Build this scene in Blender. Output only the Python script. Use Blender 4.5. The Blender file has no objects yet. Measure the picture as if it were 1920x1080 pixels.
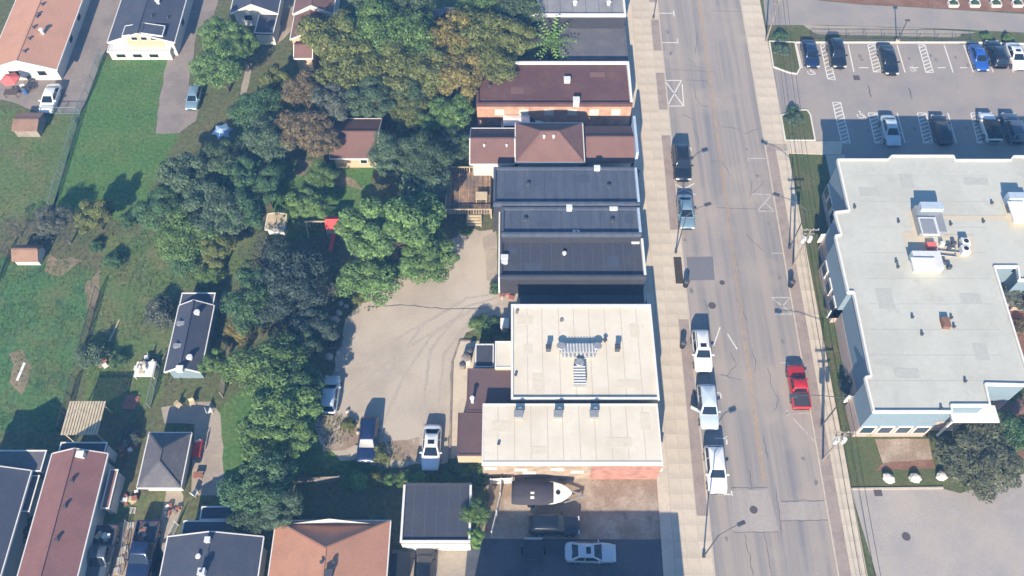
import bpy, math, random
from mathutils import Vector
# ---------------------------------------------------------------- camera, sky, sun, exposure
sc = bpy.context.scene
C = sc.collection
FOC, TH, CAMH = 1663.0, math.radians(58.7), 82.0
cam_d = bpy.data.cameras.new('camera'); cam = bpy.data.objects.new('camera', cam_d); C.objects.link(cam)
cam_d.sensor_fit = 'HORIZONTAL'; cam_d.angle = 2*math.atan(960/FOC)
cam_d.clip_start = 1; cam_d.clip_end = 6000
cam.location = (0, 0, CAMH); cam.rotation_euler = (math.radians(90)-TH, 0, 0)
sc.camera = cam
SUN_EL, SUN_AZ = math.radians(29), math.radians(11)      # sun stands to the south, a little west
world = bpy.data.worlds.new('World'); sc.world = world; world.use_nodes = True
wn = world.node_tree
sky = wn.nodes.new('ShaderNodeTexSky'); sky.sky_type = 'NISHITA'; sky.sun_disc = False; sky.ozone_density = 8.0; sky.dust_density = 0.3
sky.sun_elevation = SUN_EL; sky.sun_rotation = math.pi + SUN_AZ
wn.links.new(sky.outputs[0], wn.nodes['Background'].inputs[0]); wn.nodes['Background'].inputs[1].default_value = 0.13
sd = bpy.data.lights.new('sun', 'SUN'); sd.energy = 5.0; sd.angle = math.radians(0.5); sd.color = (1, .945, .85)
sun = bpy.data.objects.new('sun', sd); C.objects.link(sun)
dirv = Vector((math.sin(SUN_AZ)*math.cos(SUN_EL), math.cos(SUN_AZ)*math.cos(SUN_EL), -math.sin(SUN_EL)))
sun.rotation_euler = dirv.to_track_quat('-Z', 'Y').to_euler(); sun.location = (0, 0, 60)
vs = sc.view_settings
vs.view_transform = 'Standard'; vs.look = 'None'; vs.gamma = 1; vs.use_curve_mapping = False; vs.exposure = 0.74
rnd = random.Random(7)
R = math.radians
# ---------------------------------------------------------------- helpers
def P(x, y, z=0.0):
    """survey point: image position of the aerial photo -> ground-plan position at height z"""
    u, v = x-960, y-540; c, s = math.cos(TH), math.sin(TH)
    dz = -FOC*s - v*c; t = (z-CAMH)/dz
    return (u*t, (FOC*c - v*s)*t)
def P3(x, y, z=0.0): a = P(x, y, z); return (a[0], a[1], z)
def RD(a, b): return (a + .0169*(b-50), b)          # road frame: lateral a, along b
ORG = {}
class MB:
    def __init__(s): s.v = []; s.f = []
    def add(s, vs, fs):
        n = len(s.v); s.v += [tuple(p) for p in vs]; s.f += [tuple(i+n for i in f) for f in fs]; return s
    def box(s, c, size, rot=0.0, taper=1.0):
        ca, sa = math.cos(rot), math.sin(rot); hx, hy, hz = size[0]/2, size[1]/2, size[2]/2; vs = []
        for z, k in ((-hz, 1), (hz, taper)):
            for x, y in ((-hx, -hy), (hx, -hy), (hx, hy), (-hx, hy)):
                x, y = x*k, y*k
                vs.append((c[0]+x*ca-y*sa, c[1]+x*sa+y*ca, c[2]+z))
        return s.add(vs, [(3,2,1,0), (4,5,6,7), (0,1,5,4), (1,2,6,5), (2,3,7,6), (3,0,4,7)])
    def prism(s, poly, z0, z1):
        n = len(poly); ar = sum(poly[i][0]*poly[(i+1) % n][1]-poly[(i+1) % n][0]*poly[i][1] for i in range(n))
        if ar < 0: poly = poly[::-1]
        return s.add([(p[0], p[1], z0) for p in poly]+[(p[0], p[1], z1) for p in poly],
              [tuple(range(n-1, -1, -1)), tuple(range(n, 2*n))]+[(i, (i+1) % n, n+(i+1) % n, n+i) for i in range(n)])
    def sheet(s, poly, z):
        n = len(poly); ar = sum(poly[i][0]*poly[(i+1) % n][1]-poly[(i+1) % n][0]*poly[i][1] for i in range(n))
        if ar < 0: poly = poly[::-1]
        return s.add([(p[0], p[1], z) for p in poly], [tuple(range(n))])
    def tube(s, p0, p1, r0, r1=None, n=6, cap=True):
        r1 = r0 if r1 is None else r1
        p0, p1 = Vector(p0), Vector(p1); d = (p1-p0)
        if d.length < 1e-6: return s
        d.normalize(); a = d.orthogonal().normalized(); b = d.cross(a); vs = []
        for p, r in ((p0, r0), (p1, r1)):
            for i in range(n):
                t = 2*math.pi*i/n; vs.append(p+a*math.cos(t)*r+b*math.sin(t)*r)
        fs = [(i, (i+1) % n, n+(i+1) % n, n+i) for i in range(n)]
        if cap: fs += [tuple(range(n-1, -1, -1)), tuple(range(n, 2*n))]
        return s.add(vs, fs)
    def beam(s, p0, p1, w, h, dz=0.0):
        p0, p1 = Vector(p0), Vector(p1); d = p1-p0; q = Vector((-d.y, d.x, 0))
        if q.length < 1e-6: return s.box((p0+p1)/2, (w, w, abs(d.z)))
        q = q.normalized()*w/2; up = Vector((0, 0, h/2)); z = Vector((0, 0, dz)); vs = []
        for p in (p0+z, p1+z): vs += [p-q-up, p+q-up, p+q+up, p-q+up]
        return s.add(vs, [(0,1,2,3), (7,6,5,4), (0,4,5,1), (1,5,6,2), (2,6,7,3), (3,7,4,0)])
    def mesh(s, name, m, off=(0,0,0), smooth=False):
        me = bpy.data.meshes.new(name)
        me.from_pydata([(p[0]-off[0], p[1]-off[1], p[2]-off[2]) for p in s.v], [], s.f)
        if m: me.materials.append(m)
        if smooth: me.polygons.foreach_set('use_smooth', [True]*len(me.polygons))
        me.update(); return me
    def build(s, name, m, parent=None, smooth=False):
        off = ORG.get(parent.name, (0,0,0)) if parent else (0,0,0)
        o = bpy.data.objects.new(name, s.mesh(name, m, off, smooth)); C.objects.link(o)
        if parent: o.parent = parent; ORG[o.name] = off
        return o
def tag(o, label=None, cat=None, group=None, kind=None):
    if label: o['label'] = label
    if cat: o['category'] = cat
    if group: o['group'] = group
    if kind: o['kind'] = kind
    return o
def empty(name, loc, label, cat, group=None, rz=0.0):
    o = bpy.data.objects.new(name, None); C.objects.link(o); o.location = loc; o.rotation_euler.z = rz
    o.empty_display_size = .3; ORG[o.name] = tuple(loc); return tag(o, label, cat, group)
def link(name, me, parent, loc=(0,0,0), rz=0.0, scale=None, m=None):
    o = bpy.data.objects.new(name, me); C.objects.link(o); o.parent = parent; o.location = loc; o.rotation_euler.z = rz
    if scale: o.scale = scale
    if m: o.material_slots[0].link = 'OBJECT'; o.material_slots[0].material = m
    return o
def struct(name, mb, m, parent=None):
    o = mb.build(name, m, parent)
    if not parent: o['kind'] = 'structure'
    return o
# ---------------------------------------------------------------- materials
def mat(name, c, var=.15, s=3.0, rough=.9, c2=None, s2=.3, th=(.45, .62), bump=0.0, metal=0.0, spec=.25, coat=0.0, stretch=None, rand=0.0, island=0.0, c3=None, s3=1.0, th3=(.6, .7)):
    m = bpy.data.materials.new(name); m.use_nodes = True; nt = m.node_tree; N = nt.nodes; L = nt.links
    b = N['Principled BSDF']; b.inputs['Roughness'].default_value = rough; b.inputs['Metallic'].default_value = metal
    b.inputs['Specular IOR Level'].default_value = spec; b.inputs['Coat Weight'].default_value = coat; b.inputs['Coat Roughness'].default_value = .08
    tc = N.new('ShaderNodeTexCoord'); src = tc.outputs['Object']
    def noise(sc_, det, st=None):
        n = N.new('ShaderNodeTexNoise'); n.inputs['Scale'].default_value = sc_; n.inputs['Detail'].default_value = det; n.inputs['Roughness'].default_value = .62
        if st:
            mp = N.new('ShaderNodeMapping'); mp.inputs['Scale'].default_value = st; L.new(src, mp.inputs[0]); L.new(mp.outputs[0], n.inputs['Vector'])
        else: L.new(src, n.inputs['Vector'])
        return n.outputs[0]
    def mr(x, a, b_, lo, hi):
        n = N.new('ShaderNodeMapRange'); L.new(x, n.inputs[0])
        for i, v in enumerate((a, b_, lo, hi)): n.inputs[i+1].default_value = v
        return n.outputs[0]
    col = None
    def mix(fac, a, bb):
        n = N.new('ShaderNodeMix'); n.data_type = 'RGBA'; L.new(fac, n.inputs[0])
        if isinstance(a, tuple): n.inputs[6].default_value = (*a, 1)
        else: L.new(a, n.inputs[6])
        n.inputs[7].default_value = (*bb, 1); return n.outputs[2]
    if c2: col = mix(mr(noise(s2, 5, stretch), th[0], th[1], 0, 1), c, c2)
    if c3: col = mix(mr(noise(s3, 4), th3[0], th3[1], 0, 1), col if col else c, c3)
    f = noise(s, 7); fac = mr(f, .3, .7, 1-var, 1+var)
    def mul(a, bb):
        n = N.new('ShaderNodeMath'); n.operation = 'MULTIPLY'; L.new(a, n.inputs[0]); L.new(bb, n.inputs[1]); return n.outputs[0]
    if rand:
        oi = N.new('ShaderNodeObjectInfo'); fac = mul(fac, mr(oi.outputs['Random'], 0, 1, 1-rand, 1+rand))
    if island:
        g = N.new('ShaderNodeNewGeometry'); fac = mul(fac, mr(g.outputs['Random Per Island'], 0, 1, 1-island, 1+island))
    v = N.new('ShaderNodeVectorMath'); v.operation = 'SCALE'
    if col: L.new(col, v.inputs[0])
    else: v.inputs[0].default_value = c
    L.new(fac, v.inputs['Scale']); L.new(v.outputs[0], b.inputs['Base Color'])
    if bump:
        bp = N.new('ShaderNodeBump'); bp.inputs['Strength'].default_value = bump; bp.inputs['Distance'].default_value = .08; L.new(f, bp.inputs['Height']); L.new(bp.outputs[0], b.inputs['Normal'])
    return m
M = {}
def dm(k, *a, **kw): M[k] = mat(k, *a, **kw)
dm('ground', (.10,.115,.045), .4, 2.2, c2=(.125,.115,.055), s2=.12, bump=.5, c3=(.05,.085,.035), s3=.35)
dm('lawn', (.075,.155,.038), .38, 2.6, c2=(.10,.16,.045), s2=.22, bump=.6, c3=(.07,.13,.035), s3=.5, th3=(.55,.75))
dm('lawn_dry', (.10,.145,.045), .38, 2.6, c2=(.145,.145,.06), s2=.25, bump=.5, c3=(.085,.14,.042), s3=.4, th3=(.52,.7))
dm('lawn_lush', (.07,.15,.05), .38, 2.5, c2=(.12,.14,.05), s2=.2, bump=.5, c3=(.04,.095,.04), s3=.45, th3=(.52,.7))
dm('lawn_street', (.085,.105,.035), .25, 3.5, c2=(.12,.115,.05), s2=.3, bump=.4)
dm('asphalt', (.34,.29,.248), .07, 6, c2=(.215,.205,.205), s2=1.0, th=(.42,.66), stretch=(1,.022,1), c3=(.375,.315,.265), s3=.12, th3=(.5,.7))
dm('asphalt_yard', (.40,.35,.305), .09, 5, c2=(.31,.285,.275), s2=.2, th=(.4,.7), c3=(.40,.365,.34), s3=.5, th3=(.55,.8))
dm('asphalt_lot', (.32,.277,.242), .1, 5, c2=(.255,.235,.225), s2=.22, th=(.4,.7), c3=(.345,.305,.28), s3=.6, th3=(.58,.8))
dm('asphalt_shade', (.10,.105,.12), .12, 4, c2=(.075,.08,.095), s2=.4)  # asphalt with the shade of the alleys and side drive put into its colour
dm('asphalt_patch', (.17,.165,.175), .1, 5)
dm('asphalt_pale', (.375,.33,.29), .1, 4, c2=(.33,.29,.26), s2=.5, stretch=(1,.1,1))
dm('tar', (.12,.115,.12), .2, 3)
dm('gravel_track', (.40,.34,.272), .14, 4, c2=(.42,.36,.30), s2=.5)
dm('gravel', (.47,.40,.315), .12, 8, c2=(.35,.295,.238), s2=.16, th=(.44,.72), bump=.12, c3=(.50,.43,.35), s3=.14, th3=(.5,.7))
dm('gravel_drive', (.27,.225,.195), .15, 4, c2=(.21,.18,.16), s2=.3, bump=.3, c3=(.31,.26,.22), s3=.15)
dm('dirt', (.29,.215,.15), .2, 4, c2=(.41,.335,.26), s2=.3, bump=.4, c3=(.15,.125,.085), s3=.5, th3=(.6,.75))
dm('worn', (.20,.165,.095), .3, 3, c2=(.26,.20,.13), s2=.6, bump=.4)
dm('roof_seam', (.50,.44,.35), .1, 3)
dm('roof_seam_grey', (.40,.395,.36), .1, 3)
dm('mulch', (.21,.105,.065), .3, 4, c2=(.26,.15,.10), s2=.4, bump=.4)
dm('concrete', (.56,.475,.365), .08, 3, c2=(.50,.425,.33), s2=.5, rand=.055)
dm('concrete_old', (.38,.32,.25), .12, 3, c2=(.32,.27,.22), s2=.4)
dm('joint', (.38,.325,.25), .2, 4)
dm('kerb', (.50,.43,.345), .1, 2)
dm('kerb_white', (.66,.62,.54), .1, 2)
dm('brick_strip', (.33,.265,.225), .15, 6, c2=(.28,.225,.195), s2=.8)
dm('paint_white', (.68,.65,.60), .16, 3, c2=(.45,.41,.385), s2=2.5, th=(.55,.75))
dm('paint_worn', (.50,.47,.43), .15, 3, c2=(.33,.30,.285), s2=2, th=(.45,.65))
dm('paint_yellow', (.46,.29,.145), .15, 3, c2=(.32,.255,.20), s2=1.2, th=(.42,.6))
dm('iron', (.10,.085,.085), .2, 8)
dm('black', (.018,.02,.025), .2, 4, rough=.6)
dm('roof_white', (.68,.61,.49), .06, 2.0, c2=(.61,.535,.415), s2=.25, th=(.45,.65), c3=(.50,.415,.31), s3=.7, th3=(.66,.82))
dm('roof_big', (.50,.495,.43), .05, 2, c2=(.455,.445,.385), s2=.18, c3=(.34,.32,.28), s3=.3, th3=(.6,.85))
dm('roof_pad', (.55,.475,.355), .08, 2)
dm('roof_navy', (.07,.085,.12), .13, 3, c2=(.085,.10,.135), s2=.4, stretch=(3,.4,1), rough=.85)
dm('roof_char', (.055,.058,.075), .14, 4, c2=(.065,.066,.08), s2=.5, rough=.85)
dm('roof_slate', (.062,.07,.098), .14, 5, c2=(.078,.083,.105), s2=.5, rough=.85)
dm('roof_grey', (.12,.115,.125), .14, 4, c2=(.15,.14,.14), s2=.5)
dm('roof_pale', (.27,.265,.265), .1, 4, c2=(.22,.215,.22), s2=.4)
dm('roof_red', (.115,.058,.055), .14, 3, c2=(.14,.075,.066), s2=.3, c3=(.21,.10,.075), s3=.3, th3=(.62,.8))
dm('roof_brown', (.185,.105,.088), .13, 6, c2=(.165,.092,.08), s2=.5)
dm('roof_maroon', (.25,.125,.11), .12, 6, c2=(.22,.11,.10), s2=.4)
dm('roof_orange', (.46,.23,.145), .12, 6, c2=(.41,.205,.13), s2=.4)
dm('roof_tan', (.52,.275,.18), .1, 6, c2=(.47,.25,.165), s2=.4)
dm('roof_plum', (.135,.085,.082), .1, 5, c2=(.12,.075,.075), s2=.4)
dm('trim', (.72,.69,.63), .08, 2, rough=.6)
dm('trim_blue', (.40,.47,.54), .08, 2, rough=.6)
dm('siding', (.55,.52,.47), .08, 3)
dm('siding_tan', (.48,.37,.25), .08, 3)
dm('siding_blue', (.19,.255,.30), .06, 3)
dm('stone', (.42,.33,.28), .2, 6)
dm('wall_dark', (.045,.043,.05), .2, 3)  # near-black tone paints the alley shade into the shop walls
dm('wood', (.33,.215,.13), .25, 4, rand=.35, c2=(.17,.13,.11), s2=.8, th=(.42,.6))  # grey-brown timber; the darker blotches also paint in the deck's dappled shade
dm('roof_dull', (.27,.165,.115), .15, 5, c2=(.22,.14,.10), s2=.8)
dm('oil', (.20,.18,.17), .3, 4)
dm('roof_patch_cream', (.62,.545,.425), .08, 3)
dm('roof_patch_grey', (.43,.42,.375), .08, 3)
dm('roof_patch_navy', (.062,.075,.108), .1, 3)
dm('wood_pale', (.56,.46,.31), .15, 4, c2=(.46,.37,.25), s2=2)
dm('wood_grey', (.24,.20,.175), .2, 4, c2=(.30,.25,.21), s2=1)
dm('wood_dark', (.10,.075,.06), .2, 4)
dm('metal_grey', (.33,.335,.34), .12, 4, rough=.5, metal=.3)
dm('metal_pale', (.62,.62,.60), .1, 4, rough=.5)
dm('metal_dark', (.07,.075,.085), .2, 4, rough=.6)
dm('fence_wire', (.17,.25,.245), .15, 4, rough=.6)
dm('glass', (.012,.018,.026), .1, 2, rough=.06, spec=.6)
dm('glass_blue', (.03,.055,.085), .1, 2, rough=.05, spec=.7)
dm('tyre', (.012,.012,.014), .2, 6)
dm('rim', (.35,.35,.36), .1, 4, rough=.35, metal=.7)
dm('lens', (.7,.7,.68), .05, 3, rough=.1, spec=.6)
dm('lens_red', (.35,.02,.02), .05, 3, rough=.15, spec=.6)
dm('red', (.62,.055,.05), .12, 3, rough=.55)
dm('coral', (.66,.15,.13), .1, 3)
dm('pale_blue', (.32,.45,.60), .1, 3)
dm('terracotta', (.33,.13,.09), .15, 3)
dm('white_obj', (.74,.72,.66), .08, 3, rough=.55)
dm('blue_obj', (.05,.12,.30), .1, 3, rough=.5)
dm('canvas_dark', (.055,.05,.06), .15, 3)
dm('bark', (.085,.065,.05), .3, 6)
dm('bark_bare', (.12,.105,.105), .3, 6)
dm('rock', (.48,.43,.36), .25, 5, c2=(.35,.31,.26), s2=2)
dm('rock_white', (.70,.66,.58), .15, 5)
dm('soil', (.06,.045,.03), .3, 6)
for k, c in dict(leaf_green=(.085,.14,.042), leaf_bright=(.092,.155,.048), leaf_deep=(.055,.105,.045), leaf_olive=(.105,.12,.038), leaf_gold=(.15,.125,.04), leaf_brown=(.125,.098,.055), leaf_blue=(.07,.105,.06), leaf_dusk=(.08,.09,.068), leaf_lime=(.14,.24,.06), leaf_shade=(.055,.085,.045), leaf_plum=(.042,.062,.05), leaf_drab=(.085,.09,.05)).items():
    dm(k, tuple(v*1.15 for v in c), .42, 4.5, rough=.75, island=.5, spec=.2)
for k, c in dict(p_white=(.72,.72,.70), p_silver=(.42,.45,.48), p_black=(.012,.014,.02), p_navy=(.015,.03,.085), p_blue=(.02,.085,.36), p_red=(.50,.02,.02), p_grey=(.09,.11,.14), p_teal=(.20,.30,.36), p_maroon=(.10,.02,.025), p_ice=(.50,.58,.62)).items():
    dm(k, c, .03, 2, rough=.3, coat=.8, spec=.4, metal=.25 if k in ('p_silver','p_grey','p_teal','p_navy') else 0)
def brick_mat(name, c1, c2, mortar, sc_=1.0):
    m = bpy.data.materials.new(name); m.use_nodes = True; nt = m.node_tree; N = nt.nodes; L = nt.links; b = N['Principled BSDF']; b.inputs['Roughness'].default_value = .9
    tc = N.new('ShaderNodeTexCoord'); sp = N.new('ShaderNodeSeparateXYZ'); L.new(tc.outputs['Object'], sp.inputs[0])
    ad = N.new('ShaderNodeMath'); ad.operation = 'ADD'; L.new(sp.outputs[0], ad.inputs[0]); L.new(sp.outputs[1], ad.inputs[1])
    cb = N.new('ShaderNodeCombineXYZ'); L.new(ad.outputs[0], cb.inputs[0]); L.new(sp.outputs[2], cb.inputs[1])
    t = N.new('ShaderNodeTexBrick'); L.new(cb.outputs[0], t.inputs[0])
    for i, c in ((1, c1), (2, c2), (3, mortar)): t.inputs[i].default_value = (*c, 1)
    t.inputs['Scale'].default_value = sc_; t.inputs['Brick Width'].default_value = .22; t.inputs['Row Height'].default_value = .075; t.inputs['Mortar Size'].default_value = .01
    n = N.new('ShaderNodeTexNoise'); n.inputs['Scale'].default_value = 1.2; n.inputs['Detail'].default_value = 5; L.new(tc.outputs['Object'], n.inputs['Vector'])
    r = N.new('ShaderNodeMapRange'); L.new(n.outputs[0], r.inputs[0])
    for i, v_ in enumerate((.3, .7, .75, 1.25)): r.inputs[i+1].default_value = v_
    v = N.new('ShaderNodeVectorMath'); v.operation = 'SCALE'; L.new(t.outputs[0], v.inputs[0]); L.new(r.outputs[0], v.inputs['Scale']); L.new(v.outputs[0], b.inputs['Base Color'])
    M[name] = m
brick_mat('brick_orange', (.46,.22,.13), (.40,.18,.11), (.45,.36,.28))
brick_mat('brick_red', (.38,.14,.10), (.33,.12,.09), (.40,.30,.25))
brick_mat('brick_tan', (.36,.26,.18), (.32,.23,.16), (.38,.32,.26))
# ---------------------------------------------------------------- the setting: ground, street, lots
def px(pts, z=0.0): return [P(x, y, z) for x, y in pts]
g = MB(); g.sheet([(-2500,-2500), (2500,-2500), (2500,2500), (-2500,2500)], 0); struct('ground', g, M['ground'])
def wob(poly, amp=.18, step=1.1):
    out = []
    for i, a in enumerate(poly):
        b = poly[(i+1) % len(poly)]; d = math.hypot(b[0]-a[0], b[1]-a[1]); n = max(1, int(d/step))
        for k in range(n):
            t = k/n; out.append((a[0]+(b[0]-a[0])*t+rnd.uniform(-amp, amp), a[1]+(b[1]-a[1])*t+rnd.uniform(-amp, amp)))
    return out
def area(name, pts, m, z, w=.15):
    mb = MB(); mb.sheet(wob(px(pts), w) if w else px(pts), z); return struct(name, mb, M[m])
LAWNS = dict(
 lawn_bright=([(193,108),(313,108),(291,249),(338,250),(300,320),(262,420),(100,392),(150,213)], 'lawn'),
 lawn_west=([(-60,190),(40,210),(80,214),(150,214),(98,395),(40,410),(-60,420)], 'lawn_dry'),
 lawn_middle=([(200,440),(300,430),(480,440),(470,520),(330,545),(320,700),(290,760),(150,800),(190,520)], 'lawn_dry'),
 lawn_lush=([(-60,480),(20,480),(180,500),(150,660),(110,810),(-60,820)], 'lawn_lush'),
 lawn_house=([(400,780),(470,720),(480,900),(400,925)], 'lawn'),
 lawn_trees=([(510,300),(700,310),(690,420),(560,450),(510,420)], 'lawn'),
 lawn_back=([(540,800),(680,830),(760,870),(620,910),(540,900)], 'lawn'),
 lawn_front=([(235,930),(320,925),(310,1090),(230,1090)], 'lawn_dry'),
 lawn_side=([(205,900),(240,880),(225,980),(180,1000)], 'lawn'))
for k, (pts, m) in LAWNS.items(): area(k, pts, m, .004, .3)
# street slab and side street
Y0, Y1 = 8, 118
road = MB(); road.sheet([RD(18.9, Y0), RD(29.9, Y0), RD(29.9, Y1), RD(18.9, Y1)], .010); road = struct('road', road, M['asphalt'])
side = MB(); side.sheet(px([(1424,-60),(1500,-30),(1535,1),(1618,9),(1700,13),(2080,36),(2080,72),(1920,61),(1750,53),(1540,47),(1437,47)]), .008); side = struct('side_street', side, M['asphalt_lot'])
lot = MB(); lot.sheet(px([(1440,80),(2080,80),(2080,330),(1560,330),(1560,268),(1473,268)]), .008); lot = struct('parking_lot', lot, M['asphalt_lot'])
plaza = MB(); plaza.sheet(px([(1594,916),(1760,914),(1800,925),(1930,885),(2150,870),(2300,1200),(1680,1200)]), .008); plaza = struct('paved_yard', plaza, M['asphalt_yard'])
area('gravel_lot', [(845,450),(880,430),(925,430),(918,525),(972,533),(978,620),(905,602),(862,640),(848,680),(842,866),(780,872),(700,872),(640,862),(604,838),(592,795),(612,745),(625,690),(645,600),(690,545),(780,512),(835,505)], 'gravel', .008, .25)
area('driveway_west', [(150,-40),(245,-40),(205,80),(190,104),(165,183),(151,212),(80,213),(20,190),(-30,185),(-30,120),(110,120)], 'gravel_drive', .008)
area('driveway_north', [(345,-40),(420,-40),(398,45),(370,60),(362,110),(352,160),(376,195),(366,225),(338,249),(290,250),(314,108),(326,84)], 'gravel_drive', .008)
area('garden_path', [(522,-30),(556,-30),(546,60),(520,84),(506,80)], 'dirt', .008)
area('garden_path', [(462,120),(474,118),(462,178),(450,178)], 'concrete_old', .008, .05)
area('alley', [(965,528),(1218,524),(1222,640),(960,640)], 'asphalt_shade', .006, 0)
area('alley', [(880,225),(1190,225),(1190,285),(870,285)], 'asphalt_shade', .006, 0)
area('dirt_yard', [(905,885),(1243,885),(1262,1008),(1210,1014),(900,1012),(918,930)], 'dirt', .008, .1)
area('side_drive', [(878,1010),(1268,1012),(1276,1100),(870,1100)], 'asphalt_shade', .012, 0)  # sheet coloured dark where the neighbour's shadow falls
area('garage_drive', [(735,1030),(884,1030),(878,1120),(725,1120)], 'concrete_old', .008, .05)
area('back_walk', [(862,638),(900,640),(890,690),(878,692),(878,772),(862,775),(862,860),(842,860),(848,680)], 'concrete', .014, .02)
area('dirt_patch', [(600,775),(640,770),(690,815),(650,850),(610,845)], 'dirt', .009, .35)
area('dirt_patch', [(20,665),(48,650),(60,690),(40,740),(22,720)], 'worn', .009, .35)
area('dirt_patch', [(90,480),(150,490),(110,520),(85,510)], 'worn', .009, .35)
area('dirt_patch', [(165,530),(190,500),(180,575),(160,580)], 'worn', .009, .3)
area('dirt_patch', [(730,830),(790,820),(785,865),(735,868)], 'dirt', .010, .3)
area('dirt_patch', [(560,300),(640,318),(690,360),(600,340),(550,330)], 'worn', .009, .35)
area('path_strip', [(905,445),(930,432),(934,526),(914,526)], 'concrete_old', .012, .1)
area('stone_patio', [(300,765),(395,752),(415,775),(420,930),(358,930),(365,795),(310,795)], 'concrete_old', .008, .12)
area('side_path', [(318,880),(345,930),(300,1090),(280,1090)], 'concrete_old', .006, .12)
area('driveway_south', [(150,985),(300,975),(315,1100),(130,1100)], 'dirt', .006, .2)
area('mulch_bed', [(1560,-40),(2080,-10),(2080,33),(1700,12),(1618,8),(1535,0)], 'mulch', .008, .1)
area('verge', [(1440,56),(1530,62),(1530,80),(1440,80)], 'lawn_street', .010, .12)
area('verge', [(1800,62),(2060,74),(2060,82),(1800,82)], 'lawn_street', .010, .12)
area('footpath', [(1505,47),(1750,54),(1830,60),(1790,70),(1530,64)], 'concrete_old', .010, .06)
area('street_lawn', [(1478,287),(1540,287),(1568,400),(1600,560),(1632,710),(1645,820),(1740,818),(1770,912),(1594,914),(1570,810),(1522,540)], 'lawn_street', .012, .06)
area('planting_bed', [(1640,824),(1740,822),(1748,862),(1655,868)], 'dirt', .016, .06)
area('planting_bed', [(1655,868),(1748,862),(1755,878),(1640,882)], 'mulch', .020, .06)
area('court_garden', [(1850,480),(2080,480),(2080,1000),(1850,800)], 'mulch', .004, .1)
area('wall_path', [(1548,290),(1585,290),(1580,340),(1590,400),(1570,400),(1556,330)], 'concrete', .018, .02)
# sidewalks: a bed with slabs on it
def slabs(bed_name, a0, a1, cols, b0, b1, L_=1.5):
    bed = MB(); bed.prism([RD(a0, b0), RD(a1, b0), RD(a1, b1), RD(a0, b1)], -.05, .095); bed = struct(bed_name, bed, M['joint'])
    w = (a1-a0)/cols; hx, hy = w/2-.006, L_/2-.006
    me = MB().box((0,0,0), (2*hx, 2*hy, .06)).mesh('slab', M['concrete'])
    n = int((b1-b0)/L_)
    for i in range(n):
        for j in range(cols):
            x, y = RD(a0+w*(j+.5), b0+L_*(i+.5))
            link('slab', me, bed, (x, y, .095+rnd.uniform(0, .006)), -.0169)
    return bed
west = slabs('sidewalk_west', 15.3, 18.74, 3, 12, 105)
east = slabs('sidewalk_east', 31.15, 32.6, 1, 12, P(1475,270)[1])
east2 = slabs('sidewalk_east_north', 30.06, 32.6, 2, P(1475,270)[1]+.01, 105)
ap = MB(); ap.prism([RD(14.2, 15.5), RD(15.29, 15.5), RD(15.29, 100), RD(14.2, 100)], -.05, .11); struct('shop_apron', ap, M['concrete'])
for nm, a0, a1, b0, b1 in (('kerb_west', 18.745, 18.9, 12, 105), ('kerb_east', 29.9, 30.055, 12, 105)):
    mb = MB(); mb.prism([RD(a0, b0), RD(a1, b0), RD(a1, b1), RD(a0, b1)], -.05, .125); struct(nm, mb, M['kerb'])
bo = MB(); bo.prism([RD(30.06, 12), RD(31.145, 12), RD(31.145, P(1475,270)[1]), RD(30.06, P(1475,270)[1])], -.05, .11); struct('boulevard_east', bo, M['brick_strip'])
for ya, yb in ((-40,5), (38,96), (138,207), (255,432), (600,968)):
    b0, b1 = P(1240, yb)[1], P(1240, ya)[1]
    mb = MB(); mb.sheet([RD(17.68, b0), RD(18.72, b0), RD(18.72, b1), RD(17.68, b1)], .134); struct('boulevard_strip', mb, M['brick_strip'])
b0, b1 = P(1270,533)[1], P(1270,483)[1]
tg = MB(); tg.sheet([RD(17.75,b0), RD(18.6,b0), RD(18.6,b1), RD(17.75,b1)], .138); struct('tree_pit', tg, M['soil'])
cw = MB(); cw.prism(px([(1474,266),(1580,266),(1576,291),(1478,288)]), -.05, .10); struct('cross_walk', cw, M['concrete'])
# kerbed islands
def ring(pts, w, z0, z1, m, name, parent=None):
    poly = px(pts); mb = MB(); n = len(poly)
    for i in range(n):
        a, b = poly[i], poly[(i+1) % n]; mb.beam((*a, (z0+z1)/2+i*.0007), (*b, (z0+z1)/2+i*.0007), w, z1-z0)
    return struct(name, mb, M[m], parent)
def island(pts):
    mb = MB(); mb.prism(px(pts), -.02, .09); o = struct('lot_island', mb, M['lawn_street']); 
    return ring(pts, .17, 0, .13, 'kerb_white', 'kerb', o)
island([(1442,78),(1490,80),(1500,128),(1494,139),(1480,137),(1450,126)])
island([(1464,217),(1500,207),(1513,207),(1519,216),(1528,264),(1472,264)])
kb = MB()
for a, b in (((1492,80),(1815,80)), ((1815,80),(2060,86))): kb.beam((*P(*a), .05), (*P(*b), .05), .22, .14)
struct('lot_kerb', kb, M['kerb_white'])
kb = MB(); kb.beam((*P(1592,917), .05), (*P(1768,915), .05), .18, .13); struct('yard_kerb', kb, M['kerb'])
kb = MB()
for a, b in (((843,862),(848,680)), ((848,680),(862,639)), ((862,639),(886,640))): kb.beam((*P(*a), .06), (*P(*b), .06), .2, .16)
struct('walk_kerb', kb, M['wood_grey'])
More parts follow.
